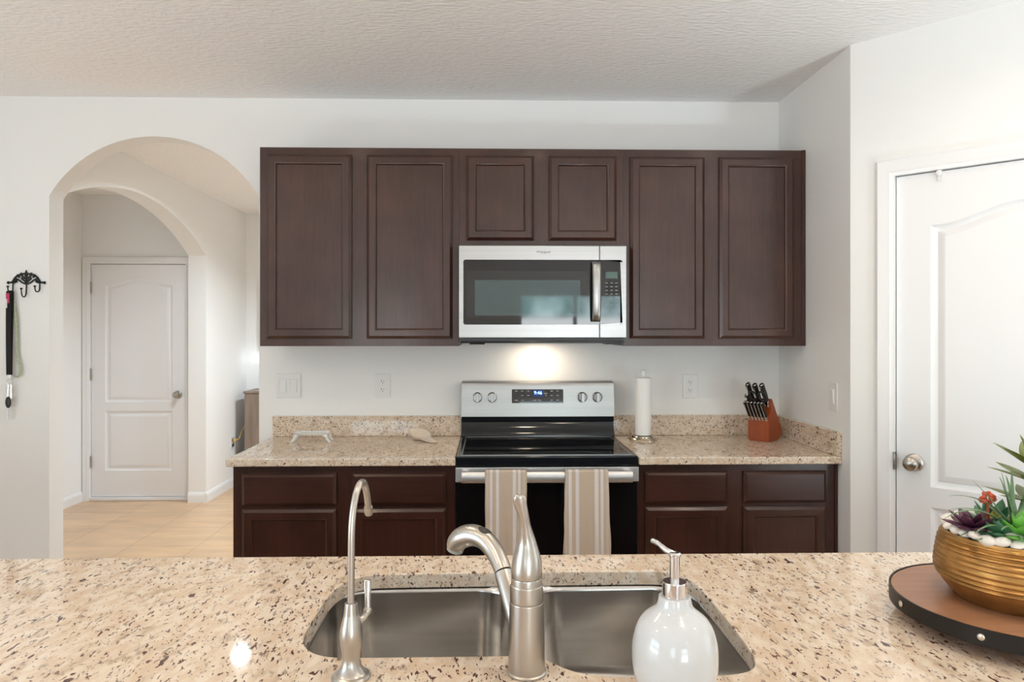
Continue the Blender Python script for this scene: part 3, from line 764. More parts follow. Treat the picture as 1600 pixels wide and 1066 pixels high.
# oven door
bm = nb(); box(bm, RX0-0.003, RX1+0.003, 2.9235, 2.963, 0.8119, 0.8735, 0.003); od = obj('oven_door', bm, 'softsteel', rg)
bm = nb(); box(bm, RX0+0.001, RX1-0.001, 2.9285, 2.963, 0.20, 0.8116, 0.003); obj('door_glass', bm, 'blackglass', od)
bm = nb(); box(bm, RX0+0.001, RX1-0.001, 2.9305, 2.963, 0.045, 0.195, 0.003); obj('warming_drawer', bm, 'steel', rg)
bm = nb(); hc = [(2.885, 0.8185), (2.875, 0.8180), (2.869, 0.8220), (2.8665, 0.8300), (2.8660, 0.8420), (2.8675, 0.8520), (2.8710, 0.8600), (2.8770, 0.8650), (2.885, 0.8655)]
ring_loops(bm, [[(x, y, z) for y, z in hc] for x in (-0.1124, 0.5884)], True, True)
for x in (-0.1124, 0.5604): box(bm, x, x+0.028, 2.880, 2.9238, 0.822, 0.862, 0.003)
obj('handle', bm, 'softsteel', od)

def towel(label, x0, x1, zf, zb, seed, flare=0.0, notch=0.0):
    rnd = random.Random(seed); nx = 30
    path = [(2.9005, zb), (2.9000, 0.70), (2.8990, 0.80), (2.8965, 0.860), (2.8900, 0.8705), (2.8760, 0.8715), (2.8650, 0.8690), (2.8625, 0.860), (2.8618, 0.80), (2.861, 0.70), (2.860, 0.62), (2.860, zf)]
    path = spline(path, 5); n = len(path)
    ph = [rnd.uniform(0, 6) for _ in range(3)]
    bm = nb(); grid = []
    for j, (y, z) in enumerate(path):
        front = y < 2.866; row = []
        f = max(0.0, min(1.0, (0.85-z)/0.3)) if front else 0.0
        for i in range(nx+1):
            u = i/nx
            x = x0+(x1-x0)*u + (u-0.5)*flare*f + 0.002*math.sin(5*z*6+ph[0])*f
            w = 0.0055*f*(math.sin(u*11+ph[0])+0.6*math.sin(u*23+ph[1]+z*6)) + 0.0012*math.sin(u*60+z*90+ph[2])*f
            zz = z
            if front and j == n-1 or (front and f > 0): zz = z + f*0.006*math.sin(u*9+ph[1]) + notch*f*max(0, 1-u/0.18)
            row.append(bm.verts.new((x, y-0.002-abs(w)-0.004*f if front else y, zz)))
        grid.append(row)
    for a, c in zip(grid, grid[1:]):
        for i in range(nx): bm.faces.new((a[i], a[i+1], c[i+1], c[i]))
    o = tag(obj('dish_towel', bm, 'towel', smooth=80), label, 'towel', 'striped dish towels on the oven handle')
    md = o.modifiers.new('thickness', 'SOLIDIFY'); md.thickness = 0.002; md.offset = 0
    return o
towel('beige striped dish towel on the oven handle, hanging straight behind the tall faucet', -0.0166, 0.1531, 0.50, 0.66, 3)
towel('beige striped dish towel on the oven handle, creased with a short loose corner', 0.3103, 0.4862, 0.505, 0.62, 11, 0.018, 0.030)

# ------------------------------------------------------------------ wall plates
def plate(name, label, cat, x, z, w, h):
    t = thing(name, label, cat, (x, D, z))
    bm = nb(); box(bm, x-w/2, x+w/2, D-0.006, D-0.0002, z-h/2, z+h/2, 0.0025); obj('cover_plate', bm, 'white', t)
    return t
def outlet(label, x, z):
    t = plate('wall_outlet', label, 'outlet', x, z, 0.076, 0.120)
    for dz in (0.0205, -0.0205):
        bm = nb(); prism(bm, rrect(x-0.0165, x+0.0165, z+dz-0.014, z+dz+0.014, 0.008, 4), [], XZ, D-0.0082, D-0.006); s = obj('socket', bm, 'white', t)
        bm = nb(); box(bm, x-0.0075, x-0.005, D-0.0085, D-0.0081, z+dz-0.002, z+dz+0.007); box(bm, x+0.005, x+0.007, D-0.0085, D-0.0081, z+dz-0.001, z+dz+0.006); lathe_y = [(x+0.0024*math.cos(2*PI*i/10), z+dz-0.0075+0.0024*math.sin(2*PI*i/10)) for i in range(10)]
        prism(bm, lathe_y, [], XZ, D-0.0085, D-0.0081); obj('slot', bm, 'slot', s)
    bm = nb(); ell(bm, (x, D-0.0062, z), (0.003, 0.001, 0.003)); obj('screw', bm, 'white', t)
    return t
outlet('white duplex outlet between the light switch and the range', -0.536, 1.1674)
outlet('white duplex outlet between paper towels and knife block', 1.0225, 1.1614)
sw = plate('light_switch', 'white double rocker light switch at the archway end of the wall', 'light switch', -1.0077, 1.1675, 0.1225, 0.122)
for dx in (-0.0265, 0.0265):
    x = -1.0077+dx; bm = nb(); prism(bm, rect(x-0.0185, x+0.0185, 1.1675-0.035, 1.1675+0.035), [rect(x-0.0168, x+0.0168, 1.1675-0.0333, 1.1675+0.0333)], XZ, D-0.0078, D-0.006); fr = obj('switch_frame', bm, 'white', sw)
    bm = nb(); ring_loops(bm, [[(x-0.0163, D-0.006, 1.1675-0.0327), (x+0.0163, D-0.006, 1.1675-0.0327), (x+0.0163, D-0.006, 1.1675+0.0327), (x-0.0163, D-0.006, 1.1675+0.0327)], [(x-0.0158, D-0.0105, 1.1675-0.0322), (x+0.0158, D-0.0105, 1.1675-0.0322), (x+0.0158, D-0.0072, 1.1675+0.0322), (x-0.0158, D-0.0072, 1.1675+0.0322)]], True, True); obj('rocker', bm, 'white', fr)
    for dz in (-0.049, 0.049):
        bm = nb(); ell(bm, (x, D-0.0062, 1.1675+dz), (0.003, 0.001, 0.003)); obj('screw', bm, 'white', sw)
ts = thing('light_switch', 'white single light switch on the short wall above the side splash', 'light switch', (XS, 2.986, 1.16))
bm = nb(); box(bm, XS-0.006, XS-0.0002, 2.949, 3.023, 1.100, 1.220, 0.0025); obj('cover_plate', bm, 'white', ts)
bm = nb(); box(bm, XS-0.0085, XS-0.0058, 2.9695, 3.0025, 1.127, 1.193, 0.0008, 1); fr = obj('switch_frame', bm, 'white', ts)
bm = nb(); ring_loops(bm, [[(XS-0.0083, 2.973, 1.130), (XS-0.0083, 2.999, 1.130), (XS-0.0083, 2.999, 1.190), (XS-0.0083, 2.973, 1.190)], [(XS-0.0095, 2.9735, 1.131), (XS-0.0095, 2.9985, 1.131), (XS-0.0135, 2.9985, 1.189), (XS-0.0135, 2.9735, 1.189)]], True, True); obj('rocker', bm, 'white', fr)

# ------------------------------------------------------------------ things on the back counters
ph = thing('paper_towel_holder', 'brass-based upright paper towel holder by the range', 'paper towel holder', (0.752, 3.420, 0.914))
bm = nb(); lathe(bm, [(0.073, 0.9142), (0.0735, 0.920), (0.071, 0.9235), (0.060, 0.9260), (0.058, 0.9300), (0.056, 0.9325), (0.020, 0.9345)], 0.752, 3.420, 48); obj('base', bm, 'brass', ph)
bm = nb(); lathe(bm, [(0.006, 0.934), (0.006, 1.222), (0.0125, 1.224), (0.0135, 1.232), (0.0125, 1.246), (0.009, 1.252), (0.003, 1.254)], 0.752, 3.420, 20); obj('rod', bm, 'white', ph)
bm = nb(); lathe(bm, [(0.012, 0.9352), (0.0385, 0.9352), (0.0392, 0.938), (0.0392, 1.2110), (0.0385, 1.2135), (0.012, 1.2135), (0.012, 0.9352)], 0.752, 3.420, 40, False, False)
tag(obj('paper_towel_roll', bm, 'paper'), 'slim white roll of paper towels standing on the brass holder', 'paper towels')

# ceramic tray
tr = thing('ceramic_tray', 'small white footed ceramic tray on the granite below the light switch', 'tray', (-0.843, 3.375, 0.914))
bm = nb(); cx, cy = -0.843, 3.375
def rr3(hx, hy, r, z): return [(cx+u, cy+v, z) for u, v in rrect(-hx, hx, -hy, hy, r, 5)]
ring_loops(bm, [rr3(0.070, 0.030, 0.02, 0.949), rr3(0.081, 0.040, 0.022, 0.951), rr3(0.086, 0.045, 0.024, 0.958), rr3(0.087, 0.046, 0.024, 0.9605), rr3(0.083, 0.042, 0.022, 0.9605), rr3(0.078, 0.037, 0.02, 0.9545), rr3(0.066, 0.028, 0.018, 0.9535)], True, True); dish = obj('dish', bm, 'dishwhite', tr)
for sx in (-1, 1):
    for sy in (-1, 1):
        bm = nb(); x = cx+sx*0.072; y = cy+sy*0.030
        tube(bm, spline([(x-sx*0.012, y, 0.952), (x, y, 0.944), (x+sx*0.006, y, 0.930), (x+sx*0.014, y, 0.9195), (x+sx*0.021, y, 0.9155)], 4), [(0.010, 0.010)]*5+[(0.008, 0.008)]*5+[(0.006, 0.007)]*5+[(0.0035, 0.006)]*2, 10); obj('foot', bm, 'dishwhite', tr)

# spoon rest
bm = nb(); cx, cy = -0.338, 3.435
ang = math.atan2(-0.125, 0.085)
def spoon(s, z, tilt):
    out = []
    for k in range(48):
        a = 2*PI*k/48
        r = 0.064
        c = math.cos(a)
        ext = 0.0
        lx, ly = r*math.cos(a), 0.052*math.sin(a)
        if c > 0.80: e = (c-0.80)/0.20; e = min(1, e*2.2); lx = r*c*(1-e)+e*(0.15); ly = ly*(1-e)+e*math.copysign(0.022 if abs(ly) > 1e-9 else 0, ly)*(1 if abs(math.sin(a)) > 0.08 else 0.6)
        lx, ly = (lx*s if lx < r else lx*(0.90+0.10*s)), ly*s
        t = max(0.0, min(1.0, (lx+0.064)/0.17)); t = t*t*(3-2*t)
        zz = 0.9146+(z-0.9146)*(1.02-0.92*t)
        out.append((cx+lx*math.cos(ang)-ly*math.sin(ang), cy+lx*math.sin(ang)+ly*math.cos(ang), max(0.9145, zz)))
    return out
ring_loops(bm, [spoon(0.55, 0.9146, 0), spoon(0.80, 0.926, 0), spoon(1.0, 0.958, 0.8), spoon(0.975, 0.960, 1.0), spoon(0.93, 0.957, 0.8), spoon(0.72, 0.932, 0.45), spoon(0.45, 0.922, 0.3)], True, True)
tag(obj('spoon_rest', bm, 'cream', smooth=60), 'cream ceramic spoon rest with a broad handle beside the range', 'spoon rest')

# knife block, local frame: x across the front, y backwards
KB = (1.2857, 3.3330, 0.9142); KA = math.atan2(-0.754, 0.657)
kb = thing('knife_block', 'reddish cherry wood knife block in the counter corner', 'knife block', KB, KA)
bm = nb(); hw = 0.054
prof = [(0.0, 0.006), (0.0, 0.103), (0.030, 0.207), (0.131, 0.052), (0.103, 0.006)]
ring_loops(bm, [[(x, y, z) for y, z in prof] for x in (-hw, hw)], True, True)
bmesh.ops.bevel(bm, geom=bm.edges[:], offset=0.0025, segments=2, affect='EDGES'); obj('body', bm, 'cherry', kb, world=False)
bm = nb(); box(bm, -hw+0.006, hw-0.006, 0.004, 0.095, 0.0, 0.0065); obj('foot', bm, 'cherry', kb, world=False)
kd = Vector((0, -0.55, 0.835)).normalized()
def knife(label, u, y, z, ln, wd, th, cat='knife', group=None, capped=True, first=None):
    """handle rising from the block's slope"""
    up = kd; side = Vector((1, 0, 0)); nrm = up.cross(side)
    P = Matrix.Translation(KB) @ Matrix.Rotation(KA, 4, 'Z')
    if first is not None:
        o = copy_tree(first)
    else:
        o = thing('kitchen_knife', label, cat, (0, 0, 0), 0, group)
        bm = nb(); prof = [(0, 0.70, 0.8), (0.012, 0.85, 0.9), (0.35*ln, 1.0, 1.0), (0.70*ln, 0.94, 1.0), (0.93*ln, 1.08, 1.05), (ln, 0.80, 0.85)]
        b0 = 0.855*wd+0.0045
        tube(bm, [(0, 0, b0+h*(1-b0/ln)) for h, a, c in prof], [(th*c, wd*a) for h, a, c in prof], 12, True, (1, 0, 0)); obj('handle', bm, 'blackplastic', o, world=False)
        bm = nb(); a, e = th*0.80, wd*0.78      # the bolster's foot is cut to the block's slope
        ring_loops(bm, [[(x, y, 0.855*y+0.0006) for x, y in ((-a, -e), (a, -e), (a, e), (-a, e))], [(x, y, b0+0.0005) for x, y in ((-a, -e), (a, -e), (a, e), (-a, e))]], True, True); obj('bolster', bm, 'chrome', o, world=False)
        if capped:
            bm = nb(); ell(bm, (0, 0, ln-0.001), (th*0.92, wd*0.80, 0.0035)); obj('end_cap', bm, 'chrome', o, world=False)
            bm = nb(); box(bm, -th*0.25, th*0.25, -wd*1.06, -wd*0.90, b0+0.004, ln*0.96); obj('tang', bm, 'chrome', o, world=False)
    o['label'] = label
    o.location = P @ Vector((u, y, z)); 
    rot = Matrix((side, nrm*-1 if nrm.y < 0 else nrm, up)).transposed()
    o.rotation_euler = (Matrix.Rotation(KA, 3, 'Z') @ rot).to_euler()
    return o
def slope(y): return 0.103+(y/0.030)*0.104
st = None
SL = 'small black steak knife in the lowest row of the cherry block'
for i in range(6):
    k = knife(SL, -0.044+i*0.0172, 0.0020, slope(0.0020), 0.097, 0.0104, 0.0068, group='steak knives in the block', first=st)
    if st is None: st = k
G2 = 'large knives in the block'
knife('large black-handled knife, upper one at the outer edge of the block', -0.034, 0.0225, slope(0.0225), 0.115, 0.0165, 0.0105, group=G2)
knife('black-handled knife just above the steak knives at the outer edge of the block', -0.036, 0.0100, slope(0.0100), 0.104, 0.0115, 0.0095, group=G2)
knife('large black-handled knife in the middle of the block behind the scissors', 0.000, 0.0225, slope(0.0225), 0.113, 0.0165, 0.0110, group=G2)
knife('large black-handled knife with bright end cap by the block corner', 0.036, 0.0225, slope(0.0225), 0.115, 0.0165, 0.0110, group=G2)
sc = thing('kitchen_scissors', 'black looped kitchen scissors standing in the cherry block', 'scissors', KB, KA)
for s in (-1, 1):
    bm = nb(); c = Vector((0.020, 0.002, 0.176)); pts = []
    for k in range(19):
        a = R(-90-s*20)+2*PI*k/18
        l = Vector((s*0.0225+0.0170*math.cos(a), 0, 0.052+0.027*math.sin(a)))
        pts.append(c+Vector((l.x, 0, 0))+kd*l.z+Vector((0, -0.016, 0)))
    tube(bm, pts, 0.0048, 8, False); obj('finger_loop', bm, 'blackplastic', sc, world=False)
bm = nb(); c = Vector((0.022, -0.010, 0.168)); tube(bm, [c-kd*0.012, c+kd*0.03], [(0.010, 0.005), (0.016, 0.005)], 10, True, (1, 0, 0)); obj('shank', bm, 'blackplastic', sc, world=False)

# ------------------------------------------------------------------ island
SINK = [(-0.2243, 1.1301), (-0.2560, 1.1345), (-0.2850, 1.1490), (-0.3060, 1.1760), (-0.3155, 1.2100), (-0.3180, 1.2500), (-0.3180, 1.3300), (-0.3165, 1.3900), (-0.3090, 1.4400), (-0.2900, 1.4860), (-0.2640, 1.5070), (-0.2255, 1.5160),
        (-0.1000, 1.5200), (0.0500, 1.5220), (0.1883, 1.5240), (0.3300, 1.5250), (0.3772, 1.5200), (0.4060, 1.4980), (0.4220, 1.4600), (0.4286, 1.4000), (0.4295, 1.3300), (0.4290, 1.2500), (0.4270, 1.1700), (0.4230, 1.1200), (0.4120, 1.0860), (0.3930, 1.0690), (0.3600, 1.0600), (0.3000, 1.0575),
        (0.1900, 1.0590), (0.1424, 1.0710), (0.1180, 1.0870), (0.1000, 1.1060), (0.0830, 1.1235), (0.0600, 1.1300), (-0.0600, 1.1305)]
SK = spline(SINK+[SINK[0]], 4)[:-1]
IX0, IX1, IY0, IY1 = -1.95, 1.72, 0.60, 1.6428
bm = nb()
def off(pts, d):
    n = len(pts); out = []
    for i in range(n):
        a = Vector(pts[i-1]); c = Vector(pts[(i+1) % n]); t = (c-a).normalized()
        out.append((pts[i][0]+t.y*d, pts[i][1]-t.x*d))
    return out
ar = sum(SK[i-1][0]*SK[i][1]-SK[i][0]*SK[i-1][1] for i in range(len(SK)))
sg = 1 if ar > 0 else -1
# top face with rounded arrises at the outer edge and at the cut-out
layers = [(0.000, 0.884), (0.000, 0.910), (0.0012, 0.9128), (0.004, 0.914)]
outer = [[(x, y, z) for x, y in rect(IX0+d, IX1-d, IY0+d, IY1-d)] for d, z in layers]
hole = [[(x, y, z) for x, y in off(SK, sg*d)] for d, z in layers]
LO = ring_loops(bm, outer); LH = ring_loops(bm, hole)
for k in (0, -1):
    es = []
    for vs in (LO[k], LH[k]):
        for i in range(len(vs)):
            e = bm.edges.get((vs[i], vs[(i+1) % len(vs)])); es.append(e)
    bmesh.ops.triangle_fill(bm, use_beauty=True, use_dissolve=False, edges=es)
tag(obj('island_countertop', bm, 'granite', smooth=40), 'large polished beige speckled granite island counter with sink cut-out', 'countertop')

ib = thing('island_cabinet', 'dark brown cabinet carrying the granite island counter', 'kitchen cabinet', (0, 1.25, 0))
bm = nb(); box(bm, -1.90, 1.66, 1.585, 1.604, 0.10, 0.8838); obj('front_panel', bm, 'cab', ib)
bm = nb(); box(bm, -1.90, 1.66, 0.90, 0.92, 0.0, 0.8838); obj('back_panel', bm, 'cab', ib)
for x in (-1.90, 1.64):
    bm = nb(); box(bm, x, x+0.02, 0.92, 1.585, 0.0, 0.8838); obj('end_panel', bm, 'cab', ib)
bm = nb(); box(bm, -1.88, 1.64, 1.53, 1.545, 0.0, 0.10); obj('toe_kick', bm, 'cab', ib)

# sink
sk = thing('kitchen_sink', 'stainless undermount double bowl sink in the island', 'sink', (0.056, 1.30, 0.66))
def bowl_loops(x0, x1, y0, y1, r):
    out = []
    for d, z, rr in ((0, 0.8832, r), (0.001, 0.868, r), (0.004, 0.78, r), (0.008, 0.712, r), (0.014, 0.690, r), (0.026, 0.676, r*0.9), (0.045, 0.671, r*0.8), (0.10, 0.669, r*0.5)):
        out.append([(u, v, z) for u, v in rrect(x0+d, x1-d, y0+d, y1-d, rr, 8)])
    return out
BL = (-0.3235, 0.0500, 1.1240, 1.5290, 0.075); BR = (0.0800, 0.4345, 1.0520, 1.5300, 0.078)
for q in (BL, BR):
    bm = nb(); ring_loops(bm, bowl_loops(*q), False, True); bo = obj('bowl', bm, 'sink', sk, smooth=50)
    md = bo.modifiers.new('gauge', 'SOLIDIFY'); md.thickness = 0.0015; md.offset = -1
    cx, cy = (q[0]+q[1])/2, (q[2]+q[3])/2+0.04
    bm = nb(); lathe(bm, [(0.044, 0.6692), (0.044, 0.6715), (0.038, 0.6722), (0.034, 0.6700), (0.006, 0.6702)], cx, cy, 28); obj('drain', bm, 'chrome', bo)
bm = nb(); prism(bm, rect(-0.345, 0.455, 1.030, 1.550), [rrect(*BL, 8), rrect(*BR, 8)], XY, 0.8815, 0.8836); obj('rim', bm, 'sink', sk)

# main faucet
FX, FY = 0.0570, 1.0720
fc = thing('kitchen_faucet', 'brushed nickel pull-out kitchen faucet with tall lever behind the sink', 'faucet', (FX, FY, 0.914))
bm = nb(); lathe(bm, [(0.0300, 0.9142), (0.0300, 0.917), (0.0280, 0.919), (0.0277, 0.95), (0.0262, 1.0215), (0.0255, 1.0230)], FX, FY, 40); obj('body', bm, 'nickel', fc)
bm = nb(); lathe(bm, [(0.0240, 1.0225), (0.0252, 1.0240), (0.0254, 1.0255), (0.0254, 1.0475), (0.0248, 1.0490), (0.0238, 1.0496), (0.0236, 1.0585), (0.0230, 1.0600)], FX, FY, 40); obj('collar', bm, 'nickel', fc)
def fx(px): return (px-790.883)/1099.535*1.0734+0.0241*1.0734
def fz(py): return 1.4317-(py-520.717)/1099.535*1.0734
hd = [(900.5, 822.8, 24.0, 0.024), (890, 822.9, 24.3, 0.0245), (872, 823.2, 22.0, 0.0225), (847, 822.8, 15.2, 0.0165), (822, 819.9, 9.6, 0.0110), (801, 816.8, 8.6, 0.0085), (786, 812.8, 9.8, 0.0068), (777, 811.2, 10.2, 0.0056), (771, 811.3, 8.0, 0.0045), (769, 811.4, 5.0, 0.0030)]
hs = spline([(fx(x), FY-(0.0 if z > 850 else (850-z)*0.00022), fz(z), w/1099.535*1.0734, t) for z, x, w, t in hd], 6)
bm = nb(); tube(bm, [p[:3] for p in hs], [(p[3], p[4]) for p in hs], 28, True, (1, 0, 0)); obj('lever', bm, 'nickel', fc)
sp = spline([(0.0500, 1.078, 0.962, 0.0150), (0.0400, 1.098, 0.992, 0.0148), (0.0270, 1.128, 1.0320, 0.0146), (0.0230, 1.138, 1.0440, 0.0146)], 6)
bm = nb(); tube(bm, [p[:3] for p in sp], [p[3] for p in sp], 24, True); obj('spout', bm, 'nickel', fc)
sp = spline([(0.0226, 1.139, 1.0452, 0.0142), (0.0170, 1.152, 1.0570, 0.0146), (0.0075, 1.170, 1.0705, 0.0156), (-0.0085, 1.190, 1.0830, 0.0168), (-0.0280, 1.207, 1.0855, 0.0182), (-0.0450, 1.218, 1.0790, 0.0186), (-0.0550, 1.225, 1.0690, 0.0174), (-0.0590, 1.228, 1.0590, 0.0158)], 6)
bm = nb(); tube(bm, [p[:3] for p in sp], [p[3] for p in sp], 24, True); sh = obj('spray_head', bm, 'nickel', fc)
bm = nb(); tube(bm, [(-0.0575, 1.2270, 1.0620), (-0.0600, 1.2288, 1.0530)], [0.0150, 0.0145], 24); obj('spray_face', bm, 'spray', sh)
bm = nb(); up = Vector((0.45, -0.25, 0.86)).normalized(); ax = Vector((-0.78, 0.45, 0.42)).normalized(); sd = up.cross(ax)
ell(bm, (-0.0130+up.x*0.0155, 1.192+up.y*0.0155, 1.0830+up.z*0.0155), (0.0150, 0.0095, 0.0045), Matrix((ax, sd, up)).transposed(), 16, 10); obj('spray_button', bm, 'button', sh)

# drinking water tap
WX, WY = -0.2075, 1.0640
wt = thing('water_filter_tap', 'slim gooseneck brushed nickel water tap beside the sink', 'tap', (WX, WY, 0.914))
bm = nb(); lathe(bm, [(0.0290, 0.9142), (0.0292, 0.9165), (0.0270, 0.9195), (0.0210, 0.9215), (0.0200, 0.9218)], WX, WY, 36); obj('base_ring', bm, 'nickel', wt)
bm = nb(); lathe(bm, [(0.0235, 0.9210), (0.0200, 0.9240), (0.0150, 0.9320), (0.0132, 0.9420), (0.0138, 0.9510), (0.0162, 0.9630), (0.0174, 0.9740), (0.0168, 0.9850), (0.0140, 0.9980), (0.0117, 1.0060), (0.0112, 1.0080), (0.0110, 1.0090), (0.0094, 1.0250), (0.0090, 1.0262), (0.0060, 1.0265)], WX, WY, 36); obj('body', bm, 'nickel', wt)
pts = [(-0.2078, 1.064, 1.024, .0053), (-0.2075, 1.064, 1.09, .0053), (-0.2070, 1.066, 1.140, .0053), (-0.2045, 1.074, 1.176, .0053), (-0.2010, 1.090, 1.1955, .0053), (-0.1985, 1.112, 1.1970, .0053), (-0.1975, 1.132, 1.1820, .0053), (-0.1970, 1.146, 1.1600, .0053), (-0.1970, 1.153, 1.1450, .0053)]
q = spline(pts, 7); bm = nb(); tube(bm, [p[:3] for p in q], [p[3] for p in q], 16); spo = obj('spout', bm, 'nickel', wt)
bm = nb(); tube(bm, [(-0.1970, 1.1515, 1.1485), (-0.1970, 1.1530, 1.1450), (-0.1970, 1.1560, 1.1385), (-0.1970, 1.1575, 1.1350)], [0.0068, 0.0072, 0.0070, 0.0060], 18); obj('tip', bm, 'nickel', spo)
bm = nb(); tube(bm, spline([(-0.2000, 1.068, 0.9930), (-0.1900, 1.076, 0.9990), (-0.1860, 1.081, 1.0060)], 4), 0.0050, 12); ell(bm, (-0.1858, 1.0815, 1.0070), (0.0066, 0.0066, 0.0066))
tube(bm, spline([(-0.1858, 1.0820, 1.0075, .0048, .004), (-0.1862, 1.0840, 1.0250, .0045, .0032), (-0.1870, 1.0870, 1.0430, .0056, .0028), (-0.1872, 1.0885, 1.0520, .0052, .0022)], 5) and [p[:3] for p in spline([(-0.1858, 1.0820, 1.0075), (-0.1862, 1.0840, 1.0250), (-0.1870, 1.0870, 1.0430), (-0.1872, 1.0885, 1.0520)], 5)], [(.0046, .0035)]*8+[(.0054, .003)]*7+[(.003, .0015)], 12, True, (1, 0, 0)); obj('lever', bm, 'nickel', wt)

# soap dispenser
SX, SY = 0.2630, 0.9920
sd_ = thing('soap_dispenser', 'round white ceramic soap dispenser with chrome pump in front of the sink', 'soap dispenser', (SX, SY, 0.914))
prof = [(0.034, 0.9142), (0.040, 0.9150), (0.0485, 0.9250), (0.0555, 0.9420), (0.0592, 0.9600), (0.0600, 0.9780), (0.0585, 0.9960), (0.0530, 1.0150), (0.0450, 1.0275), (0.0350, 1.0360), (0.0275, 1.0420), (0.0242, 1.0480), (0.0225, 1.0560), (0.0215, 1.0590), (0.0150, 1.0592)]
q = spline(prof, 4); bm = nb(); lathe(bm, q, SX, SY, 48); obj('bottle', bm, 'ceramic', sd_, smooth=60)
bm = nb(); lathe(bm, [(0.0172, 1.0590), (0.0172, 1.0785), (0.0165, 1.0800), (0.0080, 1.0802)], SX, SY, 32); obj('collar', bm, 'chrome', sd_)
bm = nb(); lathe(bm, [(0.0060, 1.0800), (0.0060, 1.0850), (0.0072, 1.0860), (0.0074, 1.1150), (0.0090, 1.1165), (0.0090, 1.1190), (0.0070, 1.1210), (0.0020, 1.1215)], SX, SY, 24); obj('pump', bm, 'chrome', sd_)
bm = nb(); tube(bm, spline([(SX, SY, 1.1180), (SX-0.010, SY+0.012, 1.1210), (SX-0.018, SY+0.024, 1.1265), (SX-0.024, SY+0.034, 1.1275)], 5), [0.0042]*8+[0.0036]*8, 12); obj('nozzle', bm, 'chrome', sd_)

# lazy susan and planter
TX, TY, TR = 0.918, 1.2150, 0.190
ls = thing('lazy_susan', 'round wooden turntable with dark metal band under the gold planter', 'turntable', (TX, TY, 0.914))
bm = nb(); lathe(bm, [(0.110, 0.9142), (0.110, 0.9180), (0.105, 0.9220), (0.105, 0.9390)], TX, TY, 48); obj('foot', bm, 'band', ls)
bm = nb(); lathe(bm, [(TR-0.003, 0.9395), (TR-0.003, 0.9640), (TR-0.005, 0.9652)], TX, TY, 96); obj('top', bm, 'acacia', ls)
bm = nb(); lathe(bm, [(TR-0.0028, 0.9392), (TR, 0.9392), (TR, 0.9662), (TR-0.0028, 0.9662), (TR-0.0028, 0.9392)], TX, TY, 96, False, False); bd = obj('metal_band', bm, 'band', ls)
for a in range(-96, 264, 45):
    t = R(a+2); bm = nb(); c = (TX+(TR+0.0005)*math.cos(t), TY+(TR+0.0005)*math.sin(t), 0.9527)
    ell(bm, c, (0.0022, 0.0055, 0.0055), Matrix.Rotation(t, 3, 'Z')); obj('rivet', bm, 'rivet', bd)

PX, PY = 0.923, 1.2130
pt = thing('planter_bowl', 'ribbed gold planter bowl on the wooden turntable', 'planter', (PX, PY, 0.9655))
prof = spline([(0.060, 0.9657), (0.089, 0.9660), (0.095, 0.9695), (0.1085, 0.9850), (0.1195, 1.0020), (0.1232, 1.0140), (0.1230, 1.0300), (0.1195, 1.0520), (0.1150, 1.0680), (0.1110, 1.0790)], 7)
prof = [(r+(0.0009*math.sin((z-1.0)*2*PI/0.0078) if 1.0 < z < 1.076 else 0), z) for r, z in prof]
prof2 = [(r-0.0005, z) for r, z in prof]
# finer vertical resampling so the ribs show
fine = []
for (r0, z0), (r1, z1) in zip(prof, prof[1:]):
    for k in range(4): fine.append((r0+(r1-r0)*k/4, z0+(z1-z0)*k/4))
fine.append(prof[-1])
fine = [(r+(0.0012*math.sin((z-1.0)*2*PI/0.0088) if 1.000 < z < 1.074 else 0), z) for r, z in fine]
bm = nb(); lathe(bm, fine+[(0.1095, 1.0803), (0.1060, 1.0785), (0.1050, 1.0600)], PX, PY, 72, True, False); obj('bowl', bm, 'gold', pt, smooth=70)
bm = nb(); lathe(bm, [(0.1048, 1.0540), (0.1048, 1.0690), (0.06, 1.0760), (0.01, 1.0790)], PX, PY, 48); obj('soil', bm, 'soil', pt)

# pebbles
pm = []
for k in range(4):
    bm = nb(); bmesh.ops.create_icosphere(bm, subdivisions=2, radius=1.0)
    rnd = random.Random(k+40); ph3 = [rnd.uniform(0, 6) for _ in range(6)]
    for v in bm.verts:
        c = v.co; f = 1+0.13*math.sin(2.1*c.x+ph3[0])+0.11*math.sin(2.6*c.y+ph3[1])+0.08*math.sin(3*c.z+ph3[2]); v.co = Vector((c.x*0.0128*f, c.y*0.0105*f, c.z*0.0082*f))
    pm.append(_finish('pebble', bm, 'pebble', 180))
rnd = random.Random(5)
def pebble(r, a, z, s):
    o = bpy.data.objects.new('pebble', rnd.choice(pm)); C.objects.link(o)
    o.location = (PX+r*math.cos(a), PY+r*math.sin(a), z); o.rotation_euler = (rnd.uniform(-.4, .4), rnd.uniform(-.4, .4), rnd.uniform(0, 6)); o.scale = (s, s, s)
    tag(o, 'white rounded pebble around the succulents in the gold planter', 'pebble', 'white pebbles in the planter')
for rad, n, z in ((0.1025, 29, 1.0850), (0.0830, 24, 1.0880)):
    for k in range(n):
        a = 2*PI*(k+rnd.uniform(-.22, .22))/n
        pebble(rad+rnd.uniform(-.003, .003), a, z+rnd.uniform(-.0015, .0025), rnd.uniform(0.85, 1.15))

